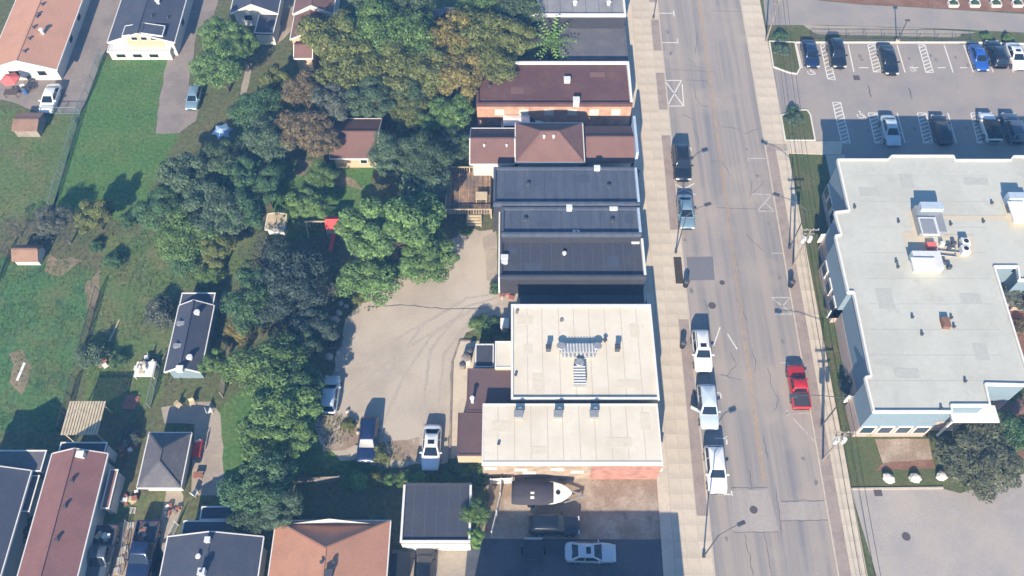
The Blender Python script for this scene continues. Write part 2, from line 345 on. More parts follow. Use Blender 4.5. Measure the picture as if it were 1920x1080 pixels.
# ---------------------------------------------------------------- painted markings
def stripe(name, a, b, w, m, parent, z=.018):
    a, b = Vector(P(*a)), Vector(P(*b)); q = (b-a); q = Vector((-q.y, q.x)).normalized()*w/2
    mb = MB(); mb.sheet([tuple(a-q), tuple(b-q), tuple(b+q), tuple(a+q)], z); return mb.build(name, M[m], parent)
for k, a in enumerate((24.33, 24.55)):
    b0 = P(1437,912)[1]
    mb = MB(); mb.sheet([RD(a-.05, b0), RD(a+.05, b0), RD(a+.05, 112), RD(a-.05, 112)], .018); mb.build('centre_line', M['paint_yellow'], road)
for a, b in (((1233,25),(1263,25)), ((1263,20),(1264,31)), ((1239,80),(1271,80)), ((1270,73),(1271,82)),
             ((1246,151),(1278,151)), ((1251,199),(1283,199)), ((1247,152),(1281,198)), ((1277,152),(1252,198)), ((1279,158),(1282,198)),
             ((1266,345),(1304,366)), ((1302,344),(1268,362)), ((1293,276),(1297,282)), ((1350,614),(1338,648)), ((1364,626),(1382,655)),
             ((1343,736),(1352,738)), ((1351,738),(1352,747)), ((1340,822),(1364,822)), ((1362,818),(1363,834)), ((1345,927),(1372,927)), ((1371,920),(1373,930))):
    stripe('parking_mark', a, b, .13, 'paint_white', road)
for a, b in (((1401,297),(1437,297)), ((1402,297),(1403,303)), ((1448,364),(1418,398)), ((1434,380),(1452,396)), ((1418,396),(1453,396)), ((1410,364),(1450,365)), ((1445,475),(1468,475)),
             ((1445,558),(1482,558)), ((1452,589),(1489,589)), ((1447,559),(1486,588)), ((1480,560),(1455,588)),
             ((1462,680),(1505,681)), ((1475,775),(1520,775)), ((1475,768),(1477,780)), ((1487,785),(1533,834))):
    stripe('parking_mark', a, b, .13, 'paint_worn', road)
for a, b in (((1590,83),(1601,135)), ((1682,85),(1697,136)), ((1770,84),(1787,136)), ((1807,84),(1825,136)), ((1845,84),(1862,136)), ((1882,84),(1900,136)), ((1917,84),(1937,136)),
             ((1682,212),(1697,268)), ((1777,212),(1793,268)), ((1876,213),(1893,268)), ((1493,84),(1504,128)), ((1611,127),(1628,127)), ((1705,127),(1722,127)), ((1758,127),(1773,127)), ((1800,127),(1813,127))):
    stripe('stall_line', a, b, .15, 'paint_white', lot)
def hatch(tl, tr, br, bl, n):
    for a, b in ((tl, bl), (tr, br), (tl, tr), (bl, br)): stripe('aisle_border', a, b, .13, 'paint_white', lot)
    for i in range(n):
        t = (i+.2)/n; t2 = min(1, t+.75/n)
        a = (tl[0]+(bl[0]-tl[0])*t2, tl[1]+(bl[1]-tl[1])*t2); b = (tr[0]+(br[0]-tr[0])*t, tr[1]+(br[1]-tr[1])*t)
        stripe('aisle_hatch', a, b, .15, 'paint_white', lot, .0205)
hatch((1538,84),(1549,84),(1566,150),(1552,148), 9)
hatch((1627,84),(1640,84),(1653,135),(1638,135), 8)
hatch((1722,84),(1734,84),(1750,136),(1736,136), 8)
hatch((1561,192),(1576,192),(1594,268),(1578,268), 11)
hatch((1628,212),(1645,212),(1656,268),(1641,268), 8)
hatch((1720,212),(1737,212),(1748,268),(1732,268), 8)
hatch((1820,212),(1836,212),(1848,268),(1833,268), 8)
def wheelchair(x, y, s=1.0):
    cx, cy = P(x, y); mb = MB(); z = .019
    pts = [(cx+s*.42*math.cos(t)-.05, cy+s*.42*math.sin(t)-.15) for t in [R(150+i*21) for i in range(12)]]
    for a, b in zip(pts, pts[1:]): mb.beam((*a, z), (*b, z), .13*s, .004)
    for a, b in (((-.05,.35),(-.05,-.1)), ((-.05,-.1),(.3,-.12)), ((.3,-.12),(.5,-.55)), ((-.05,.15),(.28,.15))): mb.beam((cx+a[0]*s, cy+a[1]*s, z+.002), (cx+b[0]*s, cy+b[1]*s, z+.002), .14*s, .004)
    mb.box((cx-.05*s, cy+.5*s, z+.003), (.22*s, .22*s, .004)); mb.build('wheelchair_symbol', M['paint_white'], lot)
wheelchair(1521,134); wheelchair(1614,215); wheelchair(1712,129, .7)
# repairs, cracks and covers
def patch(name, pts, m, z=.014, parent=road):
    mb = MB(); mb.sheet(px(pts), z); return mb.build(name, M[m], parent)
patch('road_patch', [(1287,482),(1337,481),(1340,525),(1291,526)], 'asphalt_patch')
patch('road_patch', [(1372,920),(1440,918),(1462,998),(1375,998)], 'asphalt_pale')
patch('road_patch', [(1463,942),(1548,940),(1556,974),(1466,976)], 'asphalt_pale')
def crack(pts, w=.048, parent=road, m='tar'):
    p = [P(*q) for q in pts]; out = []
    for a, b in zip(p, p[1:]):
        n = max(2, int(math.hypot(b[0]-a[0], b[1]-a[1])/.35))
        for k in range(n): t = k/n; out.append((a[0]+(b[0]-a[0])*t+rnd.uniform(-.1,.1), a[1]+(b[1]-a[1])*t+rnd.uniform(-.07,.07)))
    out.append(p[-1]); mb = MB(); L1 = []; L2 = []
    for i, q in enumerate(out):
        a, b = out[max(0,i-1)], out[min(len(out)-1,i+1)]; d = Vector((b[0]-a[0], b[1]-a[1])); d = Vector((-d.y, d.x)).normalized()*w*rnd.uniform(.35,.8)
        L1.append((q[0]-d.x, q[1]-d.y, .0165)); L2.append((q[0]+d.x, q[1]+d.y, .0165))
    n = len(out); mb.add(L1+L2, [(i, i+1, n+i+1, n+i) for i in range(n-1)]); return mb.build('crack', M[m], parent)
for c in ([(1308,60),(1306,88),(1303,100)], [(1312,150),(1331,158)], [(1300,160),(1305,185),(1316,199),(1330,200)], [(1285,150),(1330,152)], [(1290,110),(1310,128)], [(1350,237),(1372,239),(1388,244)], [(1395,252),(1420,242)],
          [(1330,300),(1355,303),(1370,330)], [(1345,390),(1390,391),(1440,393)], [(1300,240),(1312,270)], [(1410,340),(1405,370),(1432,340)], [(1410,655),(1416,680),(1414,700)], [(1370,660),(1380,685),(1362,705)],
          [(1440,690),(1446,720),(1460,750),(1450,770)], [(1350,702),(1390,713)], [(1405,880),(1410,915)], [(1395,1000),(1405,1040),(1412,1080)], [(1432,998),(1440,1040),(1448,1080)], [(1370,915),(1440,914)], [(1455,915),(1463,980),(1466,1000)], [(1373,998),(1462,998)],
          [(1466,940),(1548,938)], [(1466,977),(1556,975)], [(1330,20),(1390,22)], [(1320,560),(1330,590),(1325,640)], [(1250,130),(1340,135)], [(1400,440),(1430,470)], [(1380,560),(1400,600)], [(1430,820),(1440,860)], [(1280,215),(1300,225)]): crack(c)
for c in ([(1626,160),(1634,182)], [(1703,165),(1710,185)]): crack(c, .12, lot)
crack([(690,575),(760,572),(840,580),(900,578)], .08, None); bpy.context.scene.collection.objects[-1]['kind'] = 'structure'
def cover(x, y, r, name='manhole_cover', parent=road, z=.02, sq=False):
    cx, cy = P(x, y); mb = MB()
    if sq: mb.box((cx, cy, z), (2*r, 2*r, .02))
    else: mb.tube((cx, cy, z-.01), (cx, cy, z+.006), r, r, 14)
    mb.build(name, M['iron'], parent)
cover(1335,573,.42); cover(1413,956,.38); cover(1354,530,.3); cover(1606,146,.4,'drain_grate',lot,.016,True); cover(1646,923,.38,'drain_grate',plaza,.016,True); cover(1699,1006,.4,'manhole_cover',plaza,.016)

# oil stains in the bays and wheel tracks on the gravel
def stain(x, y, r_, parent):
    cx, cy = P(x, y); mb = MB(); mb.sheet([(cx+r_*rnd.uniform(.55,1.1)*math.cos(t*.45), cy+1.4*r_*rnd.uniform(.55,1.1)*math.sin(t*.45)) for t in range(14)], .0125); mb.build('oil_stain', M['oil'], parent)
for x, y in ((1612,105),(1616,112),(1705,110),(1755,112),(1792,108),(1745,104),(1815,122),(1715,242),(1628,246),(1812,240),(1530,128),(1575,130)): stain(x, y, rnd.uniform(.18,.34), lot)
for x, y in ((1252,60),(1258,100),(1264,175),(1284,450),(1296,545),(1330,710),(1362,1010),(1420,330),(1440,420),(1468,640),(1462,520),(1506,860),(1530,905),(1400,280)): stain(x, y, rnd.uniform(.15,.3), road)
gl = [o for o in C.objects if o.name == 'gravel_lot'][0]
TZ = [.0105]
def track(pts, w):
    for off in (-.75, .75):
        TZ[0] += .0006
        p = [Vector(P(*q)) for q in pts]; out = []
        for a, b in zip(p, p[1:]):
            for k in range(8): out.append(a.lerp(b, k/8))
        out.append(p[-1]); L1 = []; L2 = []
        for i, q in enumerate(out):
            d = (out[min(i+1, len(out)-1)]-out[max(0, i-1)]).normalized(); nrm = Vector((-d.y, d.x)); c = q+nrm*off
            L1.append((*(c-nrm*w*rnd.uniform(.3,.75)), TZ[0])); L2.append((*(c+nrm*w*rnd.uniform(.3,.75)), TZ[0]))
        n = len(out); mb = MB(); mb.add(L1+L2, [(i, i+1, n+i+1, n+i) for i in range(n-1)]); mb.build('wheel_track', M['gravel_track'], gl)
track([(965,555),(880,570),(800,620),(745,700),(705,790)], .3); track([(960,562),(880,585),(820,660),(810,740),(809,800)], .28); track([(870,575),(760,640),(680,700),(635,740)], .26)
# ---------------------------------------------------------------- buildings
def fit(q, z):
    tl, tr, br, bl = [Vector(P(x, y, z)) for x, y in q]
    c = (tl+tr+br+bl)/4; ux = ((tr-tl)+(br-bl))/2; a = math.atan2(ux.y, ux.x); w = ux.length
    uy = ((tl-bl)+(tr-br))/2; d = abs(-uy.x*math.sin(a)+uy.y*math.cos(a)); return c.x, c.y, a, w, d
class Bld:
    def __init__(s, name, label, cat, q, z, group=None, base=0.0):
        s.cx, s.cy, s.a, s.w, s.d = fit(q, z); s.e = z; s.b = base
        s.o = empty(name, (s.cx, s.cy, base), label, cat, group)
        s.zat = lambda x, y: s.e
    def T(s, x, y, z): ca, sa = math.cos(s.a), math.sin(s.a); return (s.cx+x*ca-y*sa, s.cy+x*sa+y*ca, z)
    def L(s, X, Y): X -= s.cx; Y -= s.cy; ca, sa = math.cos(s.a), math.sin(s.a); return (X*ca+Y*sa, -X*sa+Y*ca)
    def part(s, name, mb, m, parent=None, smooth=False): return mb.build(name, M[m], parent or s.o, smooth)
    def on(s, x, y):
        z = s.e
        for _ in range(6): X, Y = P(x, y, z); z = s.zat(*s.L(X, Y))
        return X, Y, z
    def walls(s, m, inset=.3, top=None, gable=None):
        hw, hd = s.w/2-inset, s.d/2-inset; t = top if top else s.e-.1
        mb = MB(); mb.add([s.T(x, y, z) for z in (s.b, t) for x, y in ((-hw,-hd),(hw,-hd),(hw,hd),(-hw,hd))], [(3,2,1,0),(4,5,6,7),(0,1,5,4),(1,2,6,5),(2,3,7,6),(3,0,4,7)])
        if gable:
            ax, r = gable; k = (r-s.e)*(1-inset/((s.w if ax == 'y' else s.d)/2))
            if ax == 'y':
                for y in (-hd, hd): mb.add([s.T(-hw, y, t), s.T(hw, y, t), s.T(0, y, t+k-.06)], [(0,1,2)])
            else:
                for x in (-hw, hw): mb.add([s.T(x, -hd, t), s.T(x, hd, t), s.T(x, 0, t+k-.06)], [(0,1,2)])
        s.hw, s.hd = hw, hd; s.wall = s.part('wall', mb, m); return s.wall
    def window(s, face, pos, z0, w, h, trim='trim', name='window', glass='glass'):
        def box(dep, ww, hh, cz):
            mb = MB()
            if face in 'sn':
                y = -s.hd if face == 's' else s.hd; sg = -1 if face == 's' else 1
                mb.add([s.T(pos+dx, y+sg*dy, cz+dz) for dz in (-hh/2, hh/2) for dx, dy in ((-ww/2,-.04),(ww/2,-.04),(ww/2,dep),(-ww/2,dep))], [(3,2,1,0),(4,5,6,7),(0,1,5,4),(1,2,6,5),(2,3,7,6),(3,0,4,7)])
            else:
                x = s.hw if face == 'e' else -s.hw; sg = 1 if face == 'e' else -1
                mb.add([s.T(x+sg*dx, pos+dy, cz+dz) for dz in (-hh/2, hh/2) for dy, dx in ((-ww/2,-.04),(ww/2,-.04),(ww/2,dep),(-ww/2,dep))], [(3,2,1,0),(4,5,6,7),(0,1,5,4),(1,2,6,5),(2,3,7,6),(3,0,4,7)])
            return mb
        f = s.part(name, box(.06, w, h, z0+h/2), trim); s.part('pane' if name == 'window' else 'panel', box(.075, w-.16, h-.16, z0+h/2), glass, f); return f
    def roof(s, kind, ridge, m, trim='trim', axis='y', hip=(0,0), th=.14, fw=.10):
        w, d, e, r = s.w/2, s.d/2, s.e, ridge; T = s.T
        if axis == 'x': A, B = d, w; U = lambda a, b, z: T(b, -a, z)       # a across the ridge, b along
        else: A, B = w, d; U = lambda a, b, z: T(a, b, z)
        h0, h1 = hip; top = [U(-A,-B,e), U(A,-B,e), U(A,B,e), U(-A,B,e), U(0,-B+h0,r), U(0,B-h1,r)]
        bot = [(p[0], p[1], p[2]-th) for p in top]
        F = [(0,4,5,3), (1,2,5,4), (0,1,4), (2,3,5)] if (h0 or h1) else [(0,4,5,3), (1,2,5,4)]
        if h0 and not h1: F = F[:3]
        if h1 and not h0: F = F[:2]+F[3:]
        mb = MB(); mb.add(top+bot, F+[tuple(6+i for i in f[::-1]) for f in F]+[(0,3,9,6), (1,7,8,2)])
        if not h0: mb.add([top[0],top[4],bot[4],bot[0],top[1],bot[1]], [(0,3,2,1), (1,2,5,4)])
        else: mb.add([top[0],top[1],bot[1],bot[0]], [(3,2,1,0)])
        if not h1: mb.add([top[3],top[5],bot[5],bot[3],top[2],bot[2]], [(0,1,2,3), (1,4,5,2)])
        else: mb.add([top[2],top[3],bot[3],bot[2]], [(3,2,1,0)])
        rf = s.part('roof', mb, m); s.rf = rf
        def zat(x, y):
            a, b = (x, y) if axis == 'y' else (-y, x)
            if axis == 'x': a, b = -y, x
            z = e+(r-e)*max(0, 1-abs(a)/A)
            if h0: z = min(z, e+(r-e)*max(0, (b+B))/h0)
            if h1: z = min(z, e+(r-e)*max(0, (B-b))/h1)
            return z
        s.zat = zat
        if trim:
            edges = [(0,3), (1,2)]+([(0,1)] if h0 else [(0,4), (1,4)])+([(2,3)] if h1 else [(3,5), (2,5)])
            for i, j in edges:
                fa = MB(); p, q = Vector(top[i]), Vector(top[j]); out = (p+q)/2-Vector(T(0,0,(p.z+q.z)/2)); out.z = 0
                if out.length > .01: out = out.normalized()*(fw/2+.003)
                dd = (q-p).normalized()*.03*(1 if i < 4 and j < 4 else 0)
                fa.beam(p+out-dd, q+out+dd, fw, .2, -.075); s.part('fascia', fa, trim, rf)
        rc = MB(); p, q = Vector(U(0,-B+h0+.02,r+.02)), Vector(U(0,B-h1-.02,r+.02)); rc.beam(p, q, .22, .05); s.part('ridge_cap', rc, m, rf)
        if h0:
            for i in (0,1): rc = MB(); rc.beam(Vector(top[i])+Vector((0,0,.02)), Vector(top[4])+Vector((0,0,.02)), .18, .05); s.part('hip_cap', rc, m, rf)
        if h1:
            for i in (2,3): rc = MB(); rc.beam(Vector(top[i])+Vector((0,0,.02)), Vector(top[5])+Vector((0,0,.02)), .18, .05); s.part('hip_cap', rc, m, rf)
        return rf
    def flat(s, m, par=.35, pw=.25, pm='trim', sides=None):
        w, d, e = s.w/2, s.d/2, s.e; mb = MB(); th = .2
        mb.add([s.T(x, y, z) for z in (e-th, e) for x, y in ((-w,-d),(w,-d),(w,d),(-w,d))], [(3,2,1,0),(4,5,6,7),(0,1,5,4),(1,2,6,5),(2,3,7,6),(3,0,4,7)])
        s.rf = s.part('roof', mb, m); sides = sides or dict.fromkeys('nesw', pm)
        for k, pmk in sides.items():
            hgt = par
            if isinstance(pmk, tuple): pmk, hgt = pmk
            ln = {'n': ((-w, d-pw/2), (w, d-pw/2)), 's': ((-w, -d+pw/2), (w, -d+pw/2)), 'e': ((w-pw/2, -d+pw), (w-pw/2, d-pw)), 'w': ((-w+pw/2, -d+pw), (-w+pw/2, d-pw))}[k]
            pb = MB(); pb.beam(s.T(*ln[0], e+hgt/2), s.T(*ln[1], e+hgt/2), pw, hgt); s.part('parapet', pb, pmk, s.rf)
        return s.rf
    def vent(s, x, y, r=.12, h=.3, m='metal_dark', cap=True, name='roof_vent'):
        X, Y, z = s.on(x, y); mb = MB(); mb.tube((X, Y, z-.1), (X, Y, z+h), r, r, 8)
        if cap: mb.tube((X, Y, z+h), (X, Y, z+h+.07), r*1.6, r*1.3, 8)
        return s.part(name, mb, m, s.rf)
    def boxvent(s, x, y, size, m='metal_pale', name='roof_box', lid=True):
        X, Y, z = s.on(x, y); mb = MB(); mb.box((X, Y, z+size[2]/2-.1), (size[0], size[1], size[2]+.2), s.a)
        if lid: mb.box((X, Y, z+size[2]+.03), (size[0]+.1, size[1]+.1, .06), s.a)
        return s.part(name, mb, m, s.rf)
    def chimney(s, x, y, w=.5, h=.9, m='brick_red'):
        X, Y, z = s.on(x, y); mb = MB(); mb.box((X, Y, z+h/2-.3), (w, w, h+.6), s.a); mb.box((X, Y, z+h+.04), (w+.12, w+.12, .08), s.a)
        c = s.part('chimney', mb, m, s.rf); p = MB(); p.tube((X, Y, z+h+.08), (X, Y, z+h+.3), w*.2, w*.2, 8); s.part('flue', p, 'metal_dark', c); return c
def house(name, label, q, e, r, rm, wm, axis='y', hip=(0,0), trim='trim', inset=.35, wins=(), cat='house', group=None, base=0.0):
    b = Bld(name, label, cat, q, e, group, base); b.walls(wm, inset, e-.1, None if (hip[0] and hip[1]) else (axis, r)); b.roof('g', r, rm, trim, axis, hip)
    for f, pos, z0, w, h in wins: b.window(f, pos, z0, w, h)
    return b
def annex(b, q, e, rm, wm, r=None, axis='y', trim='trim', inset=.12, hip=(0,0)):
    """a lower wing that belongs to building b"""
    s = Bld.__new__(Bld); s.cx, s.cy, s.a, s.w, s.d = fit(q, e); s.e = e; s.b = b.b; s.o = b.o; s.zat = lambda x, y: e
    s.walls(wm, inset, e-.1, (axis, r) if r and not hip[0] else None)
    if r: s.roof('g', r, rm, trim, axis, hip)
    else: s.flat(rm, .06, .12, trim or rm)
    return s
# --- north-west houses
h1 = house('long_house', 'long low house with a tan orange gable roof in the upper left corner', [(55,-60),(175,-60),(107,130),(-23,130)], 2.2, 3.7, 'roof_tan', 'siding', wins=(('s',-1.5,.8,1.4,.9),('s',2,.8,1.2,.9),('e',-3,.8,1.2,.9),('e',1,.8,1.2,.9),('e',5,.8,1.2,.9)))
for x, y in ((80,10),(73,28),(70,33),(64,53),(56,74),(47,98)): h1.vent(x, y, .11, .25)
h1.vent(81,63,.2,.7,'metal_pale')
h2 = house('dormer_house', 'house with a dark navy gable roof and a wide white-edged dormer at its garden end', [(247,-60),(366,-60),(326,79),(203,79)], 2.6, 4.1, 'roof_slate', 'siding', wins=(('e',-2,.9,1.2,1.0),('e',3,.9,1.2,1.0)))
h2.vent(297,6,.22,.5,'metal_pale'); h2.vent(285,32,.1,.25); h2.vent(315,35,.1,.25)
dq = annex(h2, [(234,49),(307,49),(305,67),(231,67)], 3.5, 'roof_slate', 'siding_tan', 4.0, 'y', 'trim', .15)
for p in (-1.2, 0, 1.2): dq.window('s', p, 2.65, .9, .6)
an = annex(h2, [(205,80),(324,80),(318,97),(201,97)], 1.5, 'metal_pale', 'siding', None, 'y', 'trim')
for p in (-2.5, -.4, 1.7): an.window('s', p, .4, 1.3, .7)
h3 = house('grey_house', 'grey gable-roofed house behind the green tree at the top edge', [(445,-50),(535,-50),(521,25),(436,25)], 2.4, 3.9, 'roof_slate', 'siding', wins=(('s',-1,.9,1.2,1.0),))
annex(h3, [(484,26),(522,26),(513,64),(478,62)], 2.0, 'roof_slate', 'siding', None)
h4 = house('brown_house', 'brown-roofed house in two stepped parts at the top edge beside the trees', [(560,-50),(634,-50),(626,26),(553,26)], 3.6, 5.0, 'roof_brown', 'siding', wins=())
a4 = annex(h4, [(552,29),(621,29),(606,73),(545,73)], 3.0, 'roof_brown', 'siding_tan', 4.0, 'y')
annex(h4, [(556,76),(592,76),(584,109),(552,109)], 2.4, 'roof_brown', 'siding_tan', 3.2, 'x', 'trim', .2)
# --- the row along the street, from the top of the picture down
t1 = Bld('flat_shop', 'grey flat-roofed shop with three white roof vents at the top edge', 'building', [(978,-45),(1168,-45),(1172,31),(975,31)], 4.6); t1.walls('wall_dark', .05); t1.flat('roof_pale', .3, .25, 'trim')
for x in (1010,1078,1141): t1.vent(x, 9, .22, .5, 'metal_pale')
for p in (-5,-2,1,4): t1.window('s', p, 1, 1.4, 1.3, 'wall_dark')
t2 = Bld('low_garage', 'low flat-roofed grey building between the grey shop and the red-roofed one', 'building', [(1050,50),(1172,50),(1178,114),(1046,114)], 2.6); t2.walls('wall_dark', .05); t2.flat('roof_grey', .15, .2, 'roof_grey')
t3 = Bld('red_roof_shop', 'long brick shop with a dull red flat roof and white street parapet', 'building', [(895,118),(1178,118),(1186,198),(893,198)], 3.5); t3.walls('brick_orange', .05)
t3.flat('roof_red', .3, .28, 'trim', dict(n='trim', e=('trim', .55), s='roof_red', w='roof_red'))
t3.boxvent(1063,153,(.7,.6,.5)); t3.boxvent(1080,194,(.7,.7,.7)); t3.vent(918,163,.15,.3)
for p in (-6.5,-3.6,-.6,2.2,4.8,7.4): t3.window('s', p, 1.8, 1.2, 1.1, 'siding_tan', 'window', 'siding')
t4 = Bld('hip_roof_house', 'brown hip-roofed building with a lower wing on either side', 'building', [(968,231),(1092,231),(1095,304),(966,304)], 4.4); t4.walls('siding', .35, 4.3); t4.roof('h', 6.3, 'roof_brown', 'trim', 'x', (2.9,2.9))
t4.vent(1020,258,.12,.3,'metal_pale'); t4.vent(1038,258,.12,.3,'metal_pale')
w4 = annex(t4, [(884,241),(965,241),(964,307),(881,307)], 3.3, 'roof_brown', 'siding', 4.6, 'x', 'trim', .3)
for x, y in ((908,274),(950,274)): w4.vent(x, y, .1, .25, 'metal_pale')
e4 = annex(t4, [(1096,236),(1184,236),(1189,304),(1098,304)], 3.5, 'roof_brown', 'siding', 4.7, 'x', None, .3)
pb = MB(); pb.beam(e4.T(e4.w/2+.15,-e4.d/2,2.6), e4.T(e4.w/2+.15,e4.d/2,2.6), .3, 5.2); t4.part('street_front', pb, 'trim_blue')
def navy(name, label, q, e, m='roof_navy', pe='trim_blue'):
    b = Bld(name, label, 'building', q, e); b.walls('wall_dark', .04); b.flat(m, .3, .25, m, dict(n=m, e=(pe, .5), s=(m, .42), w=m)); return b
n1 = navy('navy_shop', 'flat navy-roofed shop with the timber deck behind it', [(926,316),(1194,316),(1198,386),(924,386)], 4.8)
n1.vent(990,348,.16,.3); n1.vent(1141,351,.16,.3); n1.boxvent(1119,318,(.6,.45,.4))
n2 = navy('navy_shop', 'narrow navy flat-roofed shop in the middle of the navy-roofed row', [(941,391),(1198,391),(1202,443),(939,443)], 4.6)
n2.vent(985,414,.16,.3); n2.vent(1148,416,.16,.3); n2.boxvent(1067,393,(.55,.5,.5)); n2.boxvent(1150,393,(.8,.3,.25))
n3 = navy('navy_shop', 'charcoal flat-roofed shop beside the dark alley, with a white chimney', [(939,448),(1203,448),(1213,523),(936,523)], 3.3, 'roof_char', 'trim')
n3.chimney(1079,450,.6,1.3,'trim'); n3.vent(1058,477,.16,.3,'metal_pale'); n3.boxvent(946,485,(.7,.5,.35)); n3.boxvent(946,492,(.6,.5,.3)); n3.boxvent(1191,455,(.8,.35,.2))
pb = MB(); pb.beam(n3.T(-n3.w/2-.09,-n3.d/2,1.85), n3.T(-n3.w/2-.09,n3.d/2+5.2,1.85), .16, 3.6); n3.part('end_wall', pb, 'trim')
rub = MB()
for b in (n1, n2, n3): b.window('e', -b.d*.2, .6, 1.8, 1.9, 'trim_blue'); b.window('e', b.d*.2, .6, 1.8, 1.9, 'trim_blue')
# white-roofed shop, one building in two steps with back wings
wq = [(962,572),(1222,572),(1234,750),(954,750)]
w1 = Bld('white_roof_shop', 'large cream flat-roofed shop with roof ducts and brown wings at the back', 'building', wq, 4.0); w1.walls('siding_tan', .05); w1.flat('roof_white', .2, .22, 'trim')
w2 = annex(w1, [(906,757),(1233,757),(1243,868),(902,868)], 4.4, 'roof_white', 'brick_tan', None, 'y', 'trim', .05)
W2 = w2
br = MB(); br.add([w2.T(x, y, z) for z in (0.0, 4.2) for x, y in ((1.9,-w2.d/2-.03),(w2.w/2+.02,-w2.d/2-.03),(w2.w/2+.02,-w2.d/2+.04),(1.9,-w2.d/2+.04))], [(3,2,1,0),(4,5,6,7),(0,1,5,4),(1,2,6,5),(2,3,7,6),(3,0,4,7)]); w1.part('brick_front', br, 'brick_red')
cor = MB(); cor.beam(w2.T(-w2.w/2,-w2.d/2-.1,4.3), w2.T(w2.w/2,-w2.d/2-.1,4.3), .22, .22); w1.part('cornice', cor, 'trim')
for px_, z0 in ((-7.5,2.6),(-4.7,2.2),(-3.9,1.4),(-1.3,2.3),(.6,1.6),(3.1,2.2),(4.9,2.4),(6.2,1.3),(7.9,2.2)): w2.window('s', px_, z0, 1.2, .55, 'trim', 'window', 'siding')
for px_ in (-1.9,-3.8): w2.window('e', px_+2, .5, 1.5, 1.9, 'trim_blue')
for px_ in (-6,-3,0,3,6): w1.window('e', px_, .5, 1.8, 2.1, 'trim_blue')
annex(w1, [(929,640),(963,640),(960,690),(927,690)], 3.8, 'roof_white', 'siding_tan', None, 'y', 'trim', .05)
annex(w1, [(893,645),(927,645),(925,689),(889,689)], 2.7, 'roof_char', 'siding', None, 'y', 'metal_pale', .05)
pl = annex(w1, [(878,691),(960,691),(957,772),(873,772)], 3.2, 'roof_plum', 'siding_tan', None, 'y', 'roof_plum', .05)
annex(w1, [(860,774),(906,774),(902,854),(855,854)], 3.2, 'roof_plum', 'siding_tan', None, 'y', 'roof_plum', .05)
pl.vent(886,754,.16,1.0,'metal_pale')
# roof plant on the cream roof
def plant(b, x, y, size, m, name, rails=0):
    X, Y, z = b.on(x, y); mb = MB(); mb.box((X, Y, z+size[2]/2), size, b.a); o = b.part(name, mb, m, b.rf)
    for i in range(rails):
        t = (i+.5)/rails-.5; r_ = MB()
        if size[0] > size[1]: r_.box((X+t*size[0], Y, z+size[2]+.03), (size[0]/rails*.35, size[1]*1.05, .08), b.a)
        else: r_.box((X, Y+t*size[1], z+size[2]+.03), (size[0]*1.05, size[1]/rails*.35, .08), b.a)
        b.part('fin', r_, 'metal_pale', o)
    return o
plant(w1, 1084,657,(3.6,.9,.55),'metal_grey','air_duct',12); plant(w1, 1085,668,(3.2,.35,.3),'metal_grey','pipe_rack',8)
plant(w1, 1086,708,(1.1,2.1,.55),'metal_grey','air_duct',7)
for x, y in ((1052,654),(1119,654),(1086,684)): w1.vent(x, y, .3, .6, 'metal_grey')
for x, y in ((1028,656),(1157,656)): w1.boxvent(x, y, (.45,.45,.7), 'metal_dark')
w1.vent(1134,640,.15,.35); w1.vent(967,704,.1,.2); w1.vent(969,588,.12,.25,'wood_grey'); w1.vent(1053,601,.2,.12,'wood_grey',False)
for x in (972,1046,1113): w2.boxvent(x, 780, (.75,.6,.55), 'metal_grey'); w2.vent(x+3, 770, .14, .45, 'metal_grey')
w2.vent(935,833,.1,.15)
# --- large building on the right
HB = 6.4
BP = [(1570,300),(1665,300),(1672,293),(1787,293),(1790,301),(1895,301),(1900,294),(2060,294),(2060,525),(1911,525),(1908,500),(1863,500),(1932,722),(1846,720),(1855,760),(1782,760),(1784,772),(1638,772),(1622,708),(1633,706),(1600,548),(1590,548),(1566,443),(1577,441),(1565,399),(1592,396)]
bp = px(BP, HB); bc = (sum(p[0] for p in bp)/len(bp), sum(p[1] for p in bp)/len(bp))
big = empty('clinic_building', (bc[0], bc[1], 0), 'big one-storey building with a pale grey flat roof beside the parking lot', 'building')
def inset_poly(poly, k):
    n = len(poly); ar = sum(poly[i][0]*poly[(i+1) % n][1]-poly[(i+1) % n][0]*poly[i][1] for i in range(n)); sg = 1 if ar > 0 else -1; out = []
    for i in range(n):
        p0, p1, p2 = Vector(poly[i-1]), Vector(poly[i]), Vector(poly[(i+1) % n]); d1 = (p1-p0).normalized(); d2 = (p2-p1).normalized()
        n1_ = Vector((-d1.y, d1.x))*sg; n2_ = Vector((-d2.y, d2.x))*sg; bi = n1_+n2_
        if bi.length < .2: bi = n1_
        bi = bi/bi.length; c_ = max(.35, bi.dot(n1_)); out.append(tuple(p1+bi*k/c_))
    return out
ip = inset_poly(bp, .12)
MB().prism(ip, 0, 2.2).build('stone_base', M['stone'], big); MB().prism(inset_poly(bp, .16), 2.2, HB-.25).build('wall', M['siding_blue'], big)
brf = MB().prism(ip, HB-.25, HB).build('roof', M['roof_big'], big)
for i in range(len(bp)):
    a, b = bp[i], bp[(i+1) % len(bp)]; mb = MB(); mb.beam((*a, HB-.05+i*.0015), (*b, HB-.05+i*.0015), .18, .42); mb.build('parapet', M['trim'], brf)
